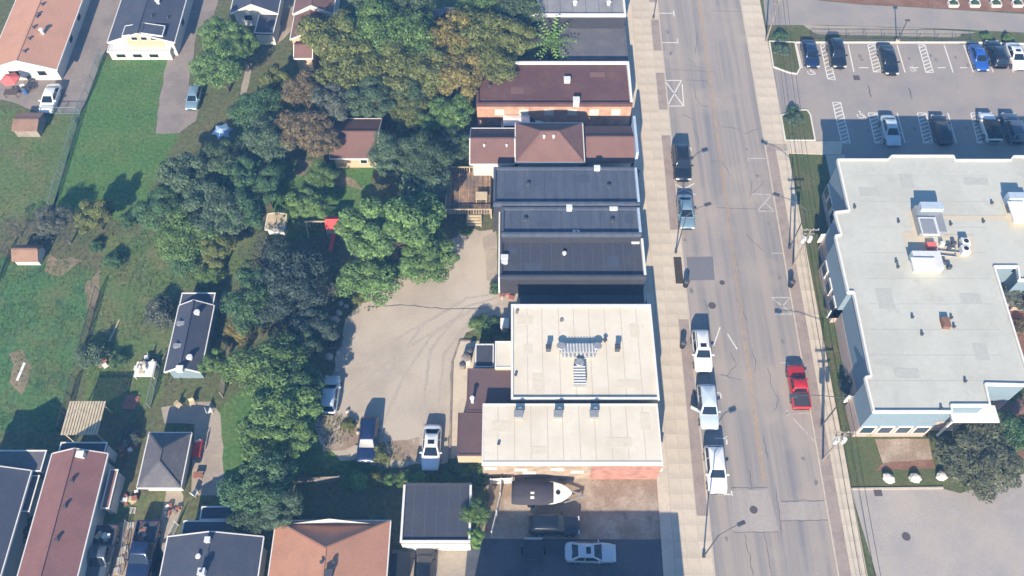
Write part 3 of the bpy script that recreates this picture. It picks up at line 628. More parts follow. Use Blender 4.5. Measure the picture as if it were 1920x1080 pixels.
def big_win(i, n, z0=1.1, w=1.4, h=1.5):
    a, b = Vector(ip[i]), Vector(ip[(i+1) % len(ip)]); d = (b-a).normalized(); q = Vector((d.y, -d.x)); 
    ar = sum(ip[k][0]*ip[(k+1) % len(ip)][1]-ip[(k+1) % len(ip)][0]*ip[k][1] for k in range(len(ip)))
    if ar < 0: q = -q
    for k in range(n):
        c = a+(b-a)*((k+.5)/n); mb = MB(); mb.beam((*(c-d*w/2+q*.02), z0+h/2), (*(c+d*w/2+q*.02), z0+h/2), .12, h); f = mb.build('window', M['trim'], big)
        mb = MB(); mb.beam((*(c-d*(w/2-.1)+q*.035), z0+h/2), (*(c+d*(w/2-.1)+q*.035), z0+h/2), .12, h-.2); mb.build('pane', M['glass_blue'], f)
for i, n in ((16,4),(13,2),(24,3),(25,4),(18,2),(20,5),(21,3),(0,3),(2,4)): big_win(i, n)
def rb(x, y, sx, sy, h, m, name, parent=brf, z=HB, rot=-.0169, dz=0):
    X, Y = P(x, y, z+dz); mb = MB(); mb.box((X, Y, z+dz+h/2), (sx, sy, h), rot); return mb.build(name, M[m], parent)
def pad(pts, name='roof_pad', m='roof_pad', z=.02): mb = MB(); mb.sheet(px(pts, HB), HB+z); return mb.build(name, M[m], brf)
pad([(1704,390),(1722,390),(1768,515),(1712,515),(1692,436),(1710,434)]); pad([(1765,404),(1886,404),(1888,413),(1767,413)], z=.024); pad([(1758,440),(1825,440),(1825,482),(1765,488)], z=.028)
pad([(1877,375),(1940,375),(1950,428),(1893,428)], z=.024)
pad([(1853,350),(1890,360),(1935,365),(1935,382),(1868,375)], 'roof_stain', 'roof_big', .016)
u = rb(1738,420,2.6,3.3,1.0,'metal_grey','roof_unit'); rb(1741,425,1.8,2.2,.16,'metal_pale','unit_lid',u,HB,-.0169,1.0); rb(1741,425,1.4,1.8,.06,'metal_grey','unit_panel',u,HB,-.0169,1.16)
rb(1737,401,2.3,.9,1.5,'trim_blue','unit_hood'); rb(1744,464,.9,.7,.5,'coral','unit_box')
u = rb(1733,496,2.8,2.0,1.0,'metal_pale','roof_unit'); rb(1733,496,2.4,1.6,.06,'trim','unit_lid',u,HB,-.0169,1.1)
u = rb(1910,397,2.0,3.0,1.0,'metal_pale','roof_unit'); rb(1910,397,1.7,2.6,.06,'trim','unit_lid',u,HB,-.0169,1.1); rb(1897,380,1.8,.8,1.3,'trim_blue','unit_hood')
for y in (459,473):
    X, Y = P(1806, y, HB); mb = MB(); mb.box((X, Y, HB+.35), (.85,.85,.7)); f = mb.build('condenser', M['metal_pale'], brf)
    mb = MB(); mb.tube((X, Y, HB+.7), (X, Y, HB+.75), .36, .36, 14); f2 = mb.build('fan_ring', M['white_obj'], f); mb = MB(); mb.tube((X, Y, HB+.74), (X, Y, HB+.765), .26, .26, 12); mb.build('fan', M['black'], f)
for a, b in (((1760,470),(1800,474)), ((1760,478),(1795,482)), ((1790,455),(1792,478)), ((1773,462),(1790,466))): mb = MB(); mb.tube((*P(*a, HB+.2), HB+.2), (*P(*b, HB+.2), HB+.2), .07, .07, 6); mb.build('pipe', M['metal_grey'], brf)
for x, y in ((1764,460),(1778,466),(1786,459),(1768,494),(1778,503)): rb(x, y, .4, .35, .5, 'metal_dark' if x % 3 else 'metal_pale', 'pipe_box')
for x, y in ((1602,390),(1684,417),(1748,387),(1756,387),(1782,422),(1843,417),(1859,382),(1680,492),(1683,502),(1710,596),(1728,628),(1783,597),(1788,614),(1809,716),(1764,767)):
    X, Y = P(x, y, HB); mb = MB(); mb.tube((X, Y, HB), (X, Y, HB+.3), .13, .13, 8); mb.build('roof_vent', M['metal_dark'], brf)
rb(1771,608,.75,1.05,.5,'mulch','roof_hatch')
# porch roof in front of its south wall, and the bay canopy
mb = MB(); mb.box((*P(1826,776,4.2), 4.15), (4.4, 1.7, .2), 0); mb.build('porch_roof', M['trim'], big)
mb = MB()
for dx in (-1.9, 1.9): X, Y = P(1826,776,4.2); mb.box((X+dx, Y-.5, 2.02), (.18,.18,4.05))
mb.build('porch_post', M['trim'], big)
# --- yards on the left
gq = house('backyard_garage', 'long dark slate-roofed garage standing among the gardens', [(335,573),(401,573),(376,697),(310,697)], 2.0, 3.1, 'roof_slate', 'siding_blue', inset=.25, cat='garage')
annex(gq, [(341,549),(404,549),(401,573),(336,573)], 1.9, 'roof_slate', 'siding_blue', None, 'y', 'trim', .1)
for x, y in ((371,588),(357,672)): gq.vent(x, y, .22, .35, 'metal_pale')
for x, y in ((341,607),(335,649)): gq.boxvent(x, y, (.9,.35,.12), 'metal_grey')
gq.boxvent(338,693,(.6,.5,.3),'white_obj')
s1 = house('brown_shed', 'brown gable-roofed outbuilding half under the autumn trees', [(626,223),(714,223),(709,297),(622,297)], 2.1, 3.3, 'roof_brown', 'siding_tan', 'x', wins=(('s',1,.8,.9,.8),), cat='shed')
s2 = house('hip_shed', 'grey hip-roofed outbuilding with white eaves beside the stone path', [(281,812),(360,812),(337,914),(257,914)], 2.0, 3.3, 'roof_grey', 'siding', 'y', (2.1,2.1), wins=(('s',-1,.7,1,.8),('s',1,.7,1,.8)), cat='shed')
h5 = house('maroon_house', 'long house with a maroon gable roof in the lower left corner', [(103,851),(206,851),(120,1160),(6,1160)], 3.2, 4.5, 'roof_maroon', 'siding', wins=())
annex(h5, [(115,829),(201,829),(198,851),(108,851)], 2.8, 'roof_char', 'siding', None)
annex(h5, [(206,880),(221,880),(207,954),(188,954)], 2.0, 'roof_maroon', 'siding', None)
h5.boxvent(153,854,(.6,.5,.4),'white_obj')
for x, y in ((136,903),(123,951),(108,1013)): h5.vent(x, y, .12, .25)
h6 = house('blue_house', 'blue-grey roofed house cut by the left edge at the bottom', [(-75,883),(57,883),(-22,1160),(-170,1160)], 3.4, 5.0, 'roof_slate', 'siding_blue', wins=())
annex(h6, [(-50,844),(88,844),(78,884),(-62,884)], 3.0, 'roof_grey', 'siding_blue', None)
annex(h6, [(59,891),(76,891),(55,960),(37,960)], 2.6, 'roof_grey', 'siding_blue', None)
h7 = house('slate_house', 'slate-blue roofed house at the bottom edge, left of the orange roof', [(320,1007),(488,1007),(474,1180),(276,1180)], 3.3, 4.9, 'roof_slate', 'siding', wins=())
a7 = annex(h7, [(345,976),(432,976),(431,1006),(338,1006)], 2.8, 'roof_slate', 'siding', None)
annex(h7, [(378,950),(440,948),(438,975),(374,975)], 2.4, 'roof_char', 'siding', None)
h7.boxvent(391,1014,(.4,.4,.4)); h7.vent(373,1044,.16,.25,'metal_pale'); h7.chimney(381,1075,.5,.6,'metal_pale')
h8 = house('orange_roof_house', 'wide house with an orange hip roof at the bottom edge', [(517,977),(730,977),(718,1190),(490,1190)], 2.8, 5.0, 'roof_orange', 'siding', 'y', (0,3.0), wins=())
for x, y in ((604,1055),(626,1055)): h8.vent(x, y, .12, .25)
h8.boxvent(617,1077,(.6,.6,.4),'metal_dark'); h8.vent(533,979,.15,.5,'metal_pale')
g9 = Bld('flat_garage', 'flat charcoal-roofed garage beside the orange-roofed house', 'garage', [(757,906),(886,906),(881,1018),(750,1018)], 2.5); g9.walls('siding', .05); g9.flat('roof_char', .12, .2, 'roof_char', dict(n='roof_char', e='trim', s=('trim',.2), w=('trim',.2)))
g9.window('s', -1.4, .05, 2.6, 2.2, 'trim', 'garage_door', 'white_obj'); g9.window('s', 1.7, .05, 2.6, 2.2, 'trim', 'garage_door', 'white_obj')
for nm, lb, q, e, r_, rm, wm, ax in (
    ('garden_shed', 'small brown-roofed shed at the end of the left driveway', [(33,211),(80,211),(71,245),(22,245)], 1.3, 1.7, 'roof_dull', 'wood_grey', 'x'),
    ('garden_shed', 'small dull brown-roofed shed by the bare shrubs at the left edge', [(32,459),(78,459),(75,490),(22,490)], 1.0, 1.8, 'roof_dull', 'siding', 'x'),
    ('garden_shed', 'small cream shed in the dark yard between the tree groups', [(503,402),(536,402),(533,430),(497,430)], 1.3, 1.6, 'wood_pale', 'white_obj', 'y')):
    house(nm, lb, q, e, r_, rm, wm, ax, trim='trim' if 'cream' in lb else None, inset=.15, cat='shed')
# neighbour just south of the picture, whose shadow lies over the side drive
nb = Bld('corner_building', 'flat-roofed building south of the side drive, beyond the bottom edge', 'building', [(900,1010),(1255,1010),(1275,1100),(895,1100)], 0.0)
nb.cy = 13.2-4; nb.cx += .0; nb.d = 8; nb.e = 6.6; nb.cx -= 1.6; nb.o.location = (nb.cx, nb.cy, 0); ORG[nb.o.name] = (nb.cx, nb.cy, 0); nb.walls('brick_red', .05); nb.flat('roof_grey', .3)
for p in (-5,-2,1,4): nb.window('n', p, 1, 1.4, 1.3)

# membrane seams on the flat roofs
def seams(b, n, m, axis='y', w=.07):
    for i in range(1, n):
        t = i/n-.5+rnd.uniform(-.004,.004); mb = MB()
        if axis == 'y': mb.beam(b.T(t*b.w, -b.d/2+.3, b.e+.004), b.T(t*b.w, b.d/2-.3, b.e+.004), w, .012)
        else: mb.beam(b.T(-b.w/2+.3, t*b.d, b.e+.004), b.T(b.w/2-.3, t*b.d, b.e+.004), w, .012)
        b.part('roof_seam', mb, m, b.rf)
seams(w1, 9, 'roof_seam'); seams(w2, 11, 'roof_seam'); seams(t3, 12, 'roof_red'); seams(n1, 14, 'roof_char'); seams(n2, 14, 'roof_char'); seams(n3, 14, 'roof_navy'); seams(g9, 6, 'roof_navy'); seams(t1, 8, 'roof_grey')
for i in range(9):
    a, b = P(1612+i*2, 330+i*48, HB), P(1850+(i>3)*(i-3)*8, 330+i*48, HB); mb = MB(); mb.beam((*a, HB+.003), (*b, HB+.003), .06, .008); mb.build('roof_seam', M['roof_seam_grey'], brf)

def rpatch(b, x, y, w, d, m):
    X, Y = P(x, y, b.e); mb = MB(); mb.box((X, Y, b.e+.006), (w, d, .012), b.a); b.part('roof_patch', mb, m, b.rf)
for b, m, L_ in ((w1,'roof_patch_cream',((985,600,1.6,1.0),(1010,720,1.2,2.2),(1190,620,1.0,1.6),(1180,720,2.2,.9),(990,655,.9,1.2))), (w2,'roof_patch_cream',((940,800,1.8,1.1),(1160,830,2.4,1.0),(1010,845,1.4,.8),(1210,790,.9,1.8))), (n1,'roof_patch_navy',((960,365,1.4,.9),(1090,335,1.8,1.0))), (n2,'roof_patch_navy',((1020,420,1.6,.8),(1180,410,.9,1.2))), (n3,'roof_patch_navy',((1000,500,1.8,1.0),(1150,490,1.2,1.4),(960,470,1.0,.9))), (t3,'roof_brown',((970,170,1.5,1.0),(1120,140,1.8,.8)))):
    for q in L_: rpatch(b, *q, m)
for x, y, w, d in ((1630,360,2.2,1.2),(1700,340,1.4,2.0),(1830,340,2.6,1.0),(1660,560,1.6,2.4),(1820,560,2.0,1.2),(1700,700,2.4,1.1),(1840,660,1.3,1.8)):
    X, Y = P(x, y, HB); mb = MB(); mb.box((X, Y, HB+.005), (w, d, .01), -.0169); mb.build('roof_patch', M['roof_patch_grey'], brf)
# ---------------------------------------------------------------- vehicles
CAR = dict(
 sedan=dict(L=4.65, W=1.82, st=[(-.5,.66,.42,.70),(-.487,.84,.33,.86),(-.44,.95,.25,.97),(-.34,1,.2,1.0),(-.15,1,.19,.97),(0,1,.19,.95),(.15,1,.19,.93),(.29,.99,.2,.90),(.4,.95,.21,.83),(.465,.84,.26,.74),(.492,.68,.32,.64),(.5,.56,.36,.58)], base=(-.385,.225), rf=(-.235,.055), zb=.93, zr=1.42, bw=.925, rw=.69),
 suv=dict(L=4.7, W=1.9, st=[(-.5,.76,.42,.92),(-.49,.9,.36,1.04),(-.46,.97,.28,1.1),(-.34,1,.24,1.1),(-.1,1,.24,1.08),(.1,1,.24,1.06),(.28,.99,.25,1.02),(.4,.96,.26,.96),(.465,.86,.3,.86),(.492,.72,.36,.74),(.5,.6,.42,.64)], base=(-.475,.215), rf=(-.40,.075), zb=1.05, zr=1.70, bw=.93, rw=.74),
 hatch=dict(L=4.2, W=1.76, st=[(-.5,.72,.42,.82),(-.487,.88,.34,.94),(-.45,.96,.25,1.0),(-.34,1,.2,1.0),(-.1,1,.19,.97),(.1,1,.19,.94),(.27,.99,.2,.92),(.4,.95,.22,.84),(.465,.84,.27,.74),(.492,.68,.33,.64),(.5,.56,.37,.58)], base=(-.47,.235), rf=(-.37,.075), zb=.94, zr=1.47, bw=.92, rw=.70),
 van=dict(L=5.1, W=1.96, st=[(-.5,.8,.42,.95),(-.49,.92,.36,1.06),(-.46,.98,.28,1.1),(-.34,1,.24,1.1),(-.1,1,.24,1.1),(.1,1,.24,1.1),(.3,.99,.25,1.06),(.42,.95,.26,.98),(.475,.86,.3,.86),(.495,.72,.36,.74),(.5,.6,.42,.64)], base=(-.485,.30), rf=(-.46,.16), zb=1.06, zr=1.95, bw=.95, rw=.84),
 pickup=dict(L=5.4, W=1.96, st=[(-.5,.9,.45,.62),(-.495,.96,.38,.72),(-.47,1,.3,.75),(-.2,1,.26,.75),(-.155,1,.26,.98),(-.1,1,.26,1.08),(.1,1,.26,1.08),(.28,.99,.27,1.04),(.4,.97,.28,1.0),(.465,.88,.32,.92),(.492,.76,.4,.8),(.5,.66,.46,.68)], base=(-.15,.20), rf=(-.125,.075), zb=1.04, zr=1.74, bw=.93, rw=.75))
_cm = {}
def car_meshes(kind):
    if kind in _cm: return _cm[kind]
    S = CAR[kind]; L_, W = S['L'], S['W']; D = {}
    mb = MB(); rings = []
    for t, wf, zl, zt in S['st']:
        y, hw = t*L_, W/2*wf; half = [(.55*hw, zl), (.9*hw, zl), (hw, zl+.1), (hw, zt-.26), (hw*.985, zt-.12), (hw*.93, zt-.035), (hw*.72, zt), (hw*.35, zt+.02)]
        ring = [(x, y, z) for x, z in half]+[(0, y, zt+.025)]+[(-x, y, z) for x, z in half[::-1]]+[(0, y, zl)]; rings.append(ring)
    n = len(rings[0])
    for r_ in rings: mb.v += r_
    for i in range(len(rings)-1):
        for j in range(n): k = (j+1) % n; mb.f.append((i*n+j, i*n+k, (i+1)*n+k, (i+1)*n+j))
    mb.f.append(tuple(range(n))); mb.f.append(tuple(range(len(rings)*n-1, len(rings)*n-n-1, -1)))
    D['body'] = (mb, 1)
    def rr(hw, y0, y1, r_, z, k=3):
        out = []
        for cx, cy, a0 in ((hw-r_, y1-r_, 0), (-hw+r_, y1-r_, 90), (-hw+r_, y0+r_, 180), (hw-r_, y0+r_, 270)):
            for i in range(k+1): t = R(a0+90*i/k); out.append((cx+r_*math.cos(t), cy+r_*math.sin(t), z))
        return out
    bw, rw = W/2*S['bw'], W/2*S['rw']; b0, b1 = S['base'][0]*L_, S['base'][1]*L_; r0, r1 = S['rf'][0]*L_, S['rf'][1]*L_; zb, zr = S['zb'], S['zr']
    lo, mi, hi = rr(bw, b0, b1, .12, zb-.12), rr(rw, r0, r1, .12, zr-.05), rr(rw*.93, r0+.06, r1-.08, .16, zr)
    lo2 = rr(bw, b0, b1, .12, zb); m = len(lo); cab = MB(); cab.v = lo+lo2+mi+hi+[(0, (r0+r1)/2, zr+.035)]
    for q in range(3):
        for i in range(m): j = (i+1) % m; cab.f.append((q*m+i, q*m+j, (q+1)*m+j, (q+1)*m+i))
    for i in range(m): cab.f.append((3*m+i, 3*m+(i+1) % m, 4*m))
    D['cabin'] = (cab, 1)
    def pane(p, off, inset=(.06,.07)):
        a, b, c, d = [Vector(q) for q in p]; nn = (b-a).cross(d-a).normalized()
        def bl(u, v): return (a*(1-u)+b*u)*(1-v)+(d*(1-u)+c*u)*v
        iu = inset[0]; iv = inset[1]; q = [bl(iu,iv), bl(1-iu,iv), bl(1-iu,1-iv), bl(iu,1-iv)]
        return MB().add([x+nn*off for x in q]+[x-nn*.02 for x in q], [(0,1,2,3), (0,4,5,1), (1,5,6,2), (2,6,7,3), (3,7,4,0)])
    k = .1; zt = zr-.05
    D['windshield'] = (pane([(bw-k, b1, zb), (-bw+k, b1, zb), (-rw+k, r1, zt), (rw-k, r1, zt)], .012, (.02,.05)), 0)
    D['rear_window'] = (pane([(-bw+k, b0, zb), (bw-k, b0, zb), (rw-k, r0, zt), (-rw+k, r0, zt)], .012, (.05,.08)), 0)
    ym = (b0+b1)/2-.05*L_ if kind != 'pickup' else (b0+b1)/2; yr = (r0+r1)/2-.02*L_
    sw = []
    for s_ in (1, -1):
        for (ya, yb, ra, rb_) in ((ym, b1-k*1.6, yr, r1-k), (b0+k*1.6, ym, r0+k, yr)):
            p = [(s_*bw, ya, zb), (s_*bw, yb, zb), (s_*rw, rb_, zt), (s_*rw, ra, zt)]
            if s_ < 0: p = [p[1], p[0], p[3], p[2]]
            sw.append((pane(p, .012, (.04,.1)), 0))
    D['side_window'] = sw
    wh = []; wr = .33 if kind in ('sedan','hatch') else .37
    t = MB(); t.tube((-.11,0,0), (.11,0,0), wr, wr, 16); rm = MB(); rm.tube((-.118,0,0), (.118,0,0), wr*.62, wr*.62, 12)
    D['wheel'] = (t, rm, wr, [(s_*(W/2-.105), y*L_) for s_ in (1,-1) for y in (-.29,.315)])
    D['headlight'] = [(MB().box((s_*W*.33, L_*.478, .62 if kind in ('sedan','hatch') else .74), (.36, .16, .13)), 0) for s_ in (1,-1)]
    D['taillight'] = [(MB().box((s_*W*.37, -L_*.484, .76 if kind in ('sedan','hatch') else .86), (.26, .12, .14)), 0) for s_ in (1,-1)]
    D['mirror'] = [(MB().box((s_*(bw+.12), b1-.32, zb+.08), (.24, .12, .16)), 0) for s_ in (1,-1)]
    D['bumper'] = [(MB().box((0, s_*L_*.489, .4), (W*.62, .10, .16)), 0) for s_ in (1,-1)]
    out = {}
    for nm, mk in (('body',None),('cabin',None),('windshield','glass'),('rear_window','glass')): out[nm] = [D[nm][0].mesh(nm, M[mk] if mk else M['p_white'], smooth=D[nm][1])]
    for nm, mk in (('side_window','glass'),('headlight','lens'),('taillight','lens_red'),('mirror','black'),('bumper','metal_dark')): out[nm] = [x.mesh(nm, M[mk]) for x, _ in D[nm]]
    out['tyre'] = D['wheel'][0].mesh('wheel', M['tyre'], smooth=False); out['rim'] = D['wheel'][1].mesh('rim', M['rim']); out['wr'] = wr; out['wpos'] = D['wheel'][3]
    _cm[kind] = out; return out
def car(kind, paint, x, y, head, label, z=.012, sunroof=False, hz=.7, roofm=None, group='parked cars', name=None, s=1.0, bed=None, rails=False):
    """x, y: image position of the middle of the car at height hz; head: 's' front towards the camera side, 'n', 'e', 'w' or degrees"""
    X, Y = P(x, y, hz); a = {'n': 0, 's': 180, 'e': -90, 'w': 90}.get(head, head); D = car_meshes(kind); S = CAR[kind]
    o = empty(name or {'sedan':'parked_car','suv':'parked_car','hatch':'parked_car','van':'parked_van','pickup':'pickup_truck'}[kind], (X, Y, z), label, {'van':'van','pickup':'pickup truck'}.get(kind, 'car'), group, R(a)-.0169); o.scale = (s, s, s)
    for nm in ('body','cabin','windshield','rear_window','side_window','headlight','taillight','mirror','bumper'):
        for me in D[nm]:
            m = M[paint] if nm in ('body','mirror') or nm == 'cabin' else None
            if nm == 'cabin' and roofm: m = M[roofm]
            link(nm, me, o, m=m)
    for wx, wy in D['wpos']:
        w_ = link('wheel', D['tyre'], o, (wx, wy, D['wr'])); link('rim', D['rim'], w_)
    L_, W = S['L'], S['W']
    if sunroof: mb = MB(); mb.box((0, S['rf'][1]*L_-.48, S['zr']+.02), (.62,.42,.05)); link('sunroof', mb.mesh('sunroof', M['glass']), o)
    if rails:
        for s_ in (1,-1): mb = MB(); mb.beam((s_*W*.33, S['rf'][0]*L_+.2, S['zr']+.05), (s_*W*.33, S['rf'][1]*L_-.2, S['zr']+.05), .06, .06); link('roof_rail', mb.mesh('roof_rail', M['metal_dark']), o)
    if kind == 'pickup':
        for c_, sz in (((W/2-.05,-1.76,.93),(.1,1.8,.42)), ((-W/2+.05,-1.76,.93),(.1,1.8,.42)), ((0,-2.64,.93),(W-.1,.08,.42)), ((0,-.9,.93),(W-.2,.06,.42))):
            mb = MB(); mb.box(c_, sz); link('bed_wall', mb.mesh('bed_wall', M[paint]), o)
        if bed == 'cover': mb = MB(); mb.box((0,-1.76,1.10), (W-.22,1.7,.08)); link('bed_cover', mb.mesh('bed_cover', M['canvas_dark']), o)
        else:
            mb = MB(); mb.box((0,-1.76,.79), (W-.22,1.66,.06)); link('bed_floor', mb.mesh('bed_floor', M['metal_dark']), o)
    return o
G1, G2, G3, G4 = 'cars parked at the west kerb', 'cars in the upper row of the parking lot', 'cars in the shaded row of the parking lot', 'cars on the gravel lot'
car('suv','p_black',1278,306,'s','black car parked at the kerb, farthest up the street', group=G1, rails=True, s=1.08)
car('sedan','p_teal',1286,396,'s','teal-grey sedan parked at the kerb behind the black car', group=G1)
car('suv','p_white',1316,658,'s','white car with a small sunroof and roof rails beside the cream-roofed shop', group=G1, sunroof=True, rails=True)
sv = car('suv','p_ice',1327,763,'s','silver car with its kerbside front door open', group=G1)
dm_ = MB(); dm_.box((0,0,0), (.07,1.0,.62)); link('open_door', dm_.mesh('open_door', M['p_ice']), sv, (1.22,.28,.72), R(62)); dm_ = MB(); dm_.box((0,0,0), (.04,.85,.36)); link('open_door_window', dm_.mesh('open_door_window', M['glass']), sv, (1.22,.28,1.21), R(62))
car('suv','p_white',1342,880,'s','plain white car nearest the bottom of the street, without roof rails', group=G1)
car('pickup','p_red',1497,724,'n','red pickup truck with a dark bed cover at the east kerb', group='cars at the east kerb', bed='cover', s=.9)
car('sedan','p_navy',1520,100,'s','dark navy sedan in the first bay of the upper parking row', group=G2)
car('suv','p_black',1569,101,'s','black car right of the long hatched aisle in the upper parking row', group=G2)
car('sedan','p_black',1666,112,'s','black sedan standing alone between two hatched aisles in the upper row', group=G2, s=1.05)
car('sedan','p_blue',1836,107,'s','bright blue sedan in the upper parking row', group=G2, s=.95)
car('suv','p_black',1868,101,'n','black car between the blue and the white car in the upper row', group=G2)
car('sedan','p_white',1905,105,'s','white sedan with a dark sunroof at the right edge of the upper row', group=G2, sunroof=True)
car('sedan','p_ice',1670,244,'s','pale sedan in the shaded lower row of the parking lot', group=G3)
car('sedan','p_black',1766,242,'n','black car in the deep shade of the lower parking row', group=G3)
car('suv','p_white',1856,238,'n','white car with a black roof in the lower parking row', group=G3, roofm='black', s=.98)
car('suv','p_grey',1900,240,'n','grey car at the right edge of the lower parking row', group=G3)
car('suv','p_navy',690,824,'s','dark blue car on the gravel lot beside the weeds', group=G4, s=.98)
car('sedan','p_white',809,838,'s','white sedan with a sunroof on the gravel lot by the hedge', group=G4, sunroof=True)
car('hatch','p_ice',619,740,'n','pale blue hatchback half under the tree at the gravel lot', group=G4)
car('sedan','p_white',94,184,'s','white sedan on the driveway beside the brown-roofed garden shed', group='cars in the yards', sunroof=False)
car('hatch','p_teal',363,182,'s','blue-grey hatchback under the green tree by the narrow driveway', group='cars in the yards', s=.9)
car('van','p_white',980,234,'e','white van in the alley behind the red-roofed shop', group='cars in the yards', hz=1.1)
car('sedan','p_maroon',838,27,'w','dark red car in the shade of the trees at the top', group='cars in the yards')
car('sedan','p_ice',1107,1036,'e','silver sedan with a sunroof in the shaded side drive', group='cars in the yards', sunroof=True, z=.016)
car('suv','p_black',1039,984,'e','black car between the boat and the side drive', group='cars in the yards')
car('hatch','p_black',795,1064,'n','black car in front of the flat garage', group='cars in the yards')
car('pickup','p_grey',190,1042,'s','grey pickup truck with junk in its bed beside the maroon-roofed house', group='cars in the yards')
car('pickup','p_navy',268,1036,'s','dark blue pickup truck loaded with junk beside the slate-roofed house', group='cars in the yards', s=1.05)
def clutter(x, y, z, n, label, cols, spread=.5, name='junk_pile'):
    X, Y = P(x, y, z); o = empty(name, (X, Y, z), label, 'junk'); r_ = random.Random(x)
    for i in range(n):
        mb = MB(); sx, sy, sz = r_.uniform(.2,.55), r_.uniform(.2,.55), r_.uniform(.12,.35); mb.box((X+r_.uniform(-spread,spread), Y+r_.uniform(-spread,spread), z+sz/2), (sx, sy, sz), r_.uniform(0,3)); mb.build('junk_piece', M[r_.choice(cols)], o)
clutter(193,1007,.84,7,'pile of tan and white junk in the grey pickup bed', ['wood','white_obj','wood_pale','canvas_dark'])
clutter(272,1000,.86,7,'pile of orange and grey junk in the dark blue pickup bed', ['terracotta','wood','metal_grey','wood_pale'])
# boat on its trailer
def boat(x, y, label):
    X, Y = P(x, y, 1.2); o = empty('motor_boat', (X, Y, .02), label, 'boat', None, -.02); L_ = 5.6; rings = []; mb = MB()
    st = [(-.5,.92,1.0),(-.3,1,1.0),(0,1,1.02),(.2,.93,1.05),(.33,.74,1.1),(.42,.48,1.14),(.48,.2,1.18),(.5,.04,1.2)]
    for t, k, zt in st:
        hw = 1.15*k; xx = t*L_; zk = .62+max(0, t)*.5; rings.append([(xx, 0, zk), (xx, hw*.7, zk+.2), (xx, hw, zt+.2), (xx, hw*.94, zt+.26), (xx, 0, zt+.30), (xx, -hw*.94, zt+.26), (xx, -hw, zt+.2), (xx, -hw*.7, zk+.2)])
    n = 8
    for r_ in rings: mb.v += r_
    for i in range(len(rings)-1):
        for j in range(n): k = (j+1) % n; mb.f.append((i*n+j, i*n+k, (i+1)*n+k, (i+1)*n+j))
    mb.f.append(tuple(range(n))); link('hull', mb.mesh('hull', M['white_obj']), o)
    cv = MB(); rows = []
    for t, k, hh in ((-.505,.95,.1),(-.42,1.04,.4),(-.2,1.04,.62),(0,1.03,.66),(.1,.98,.5),(.19,.9,.16)):
        xx = t*L_; hw = 1.15*k; rows.append([(xx, hw, 1.18), (xx, hw*.9, 1.3+hh*.5), (xx, hw*.35, 1.3+hh), (xx, -hw*.35, 1.3+hh), (xx, -hw*.9, 1.3+hh*.5), (xx, -hw, 1.18)])
    for r_ in rows: cv.v += r_
    for i in range(len(rows)-1):
        for j in range(5): cv.f.append((i*6+j, i*6+j+1, i*6+7+j, i*6+6+j))
    cv.f += [tuple(range(6)), tuple(range(35, 29, -1))]; link('cover', cv.mesh('cover', M['canvas_dark'], smooth=True), o)
    h = MB(); h.tube((.27*L_,0,1.36), (.27*L_,0,1.43), .22, .2, 12); link('deck_hatch', h.mesh('deck_hatch', M['black']), o)
    for dy in (.12,-.28): h = MB(); h.box((-.9, dy-.4, 1.86), (.35,.2,.22)); link('cover_pole_cap', h.mesh('cover_pole_cap', M['white_obj']), o)
    tr = MB()
    for s_ in (1,-1): tr.beam((-2.6,s_*.7,.5), (2.1,s_*.7,.5), .1, .14); tr.beam((2.1,s_*.7,.5), (3.9,s_*.05,.5), .1, .14)
    tr.beam((-2.3,-.7,.5), (-2.3,.7,.5), .1, .1); tr.beam((0,-.7,.5), (0,.7,.5), .1, .1); tr.box((3.8,0,.25), (.12,.12,.5)); t_ = link('trailer', tr.mesh('trailer', M['metal_grey']), o)
    for s_ in (1,-1): w_ = MB(); w_.tube((-1,s_*.86,.33), (-1,s_*1.06,.33), .33, .33, 14); link('trailer_wheel', w_.mesh('trailer_wheel', M['tyre']), o)
boat(1016,924,'white boat under a black cover on a trailer beside the brick wall')
# ---------------------------------------------------------------- trees and plants
def crown_mesh(seed, clumps, leaves, ls, flat=.75, hole=.35, cr=(.2,.31), up=.6, sp=1.25):
    r_ = random.Random(seed); V = []; Fc = []; cs = []
    for i in range(clumps):
        for _ in range(30):
            t = r_.uniform(0, 2*math.pi); z = r_.uniform(-.55, 1); q = math.sqrt(max(0, 1-z*z)); rad = r_.uniform(.5, .95)*(1+.18*math.sin(3*t+seed))
            c = (q*math.cos(t)*rad, q*math.sin(t)*rad, z*rad*flat)
            if all((c[0]-d[0])**2+(c[1]-d[1])**2+(c[2]-d[2])**2 > (cr[0]*sp)**2 for d in cs): break
        cs.append(c); k = r_.uniform(*cr)
        for j in range(leaves):
            z = r_.uniform(-.5, 1); t = r_.uniform(0, 2*math.pi); q = math.sqrt(max(0, 1-z*z)); rr_ = k*(r_.uniform(hole, 1)**.6)
            n = Vector((q*math.cos(t)+r_.uniform(-.6,.6), q*math.sin(t)+r_.uniform(-.6,.6), z+up+r_.uniform(-.5,.5))).normalized()
            p = Vector((c[0]+q*math.cos(t)*rr_*1.15, c[1]+q*math.sin(t)*rr_*1.15, c[2]+z*rr_*.75))
            a = n.orthogonal().normalized(); b = n.cross(a); w = r_.uniform(0, 6.28); a, b = a*math.cos(w)+b*math.sin(w), b*math.cos(w)-a*math.sin(w)
            s_ = ls*r_.uniform(.5, 1.6); m = len(V); V += [p-a*s_, p-b*s_*.55+n*s_*.12, p+a*s_, p+b*s_*.55+n*s_*.12]; Fc.append((m, m+1, m+2, m+3))
    mb = MB(); mb.v = V; mb.f = Fc; me = mb.mesh('crown', M['leaf_green']); return me, cs
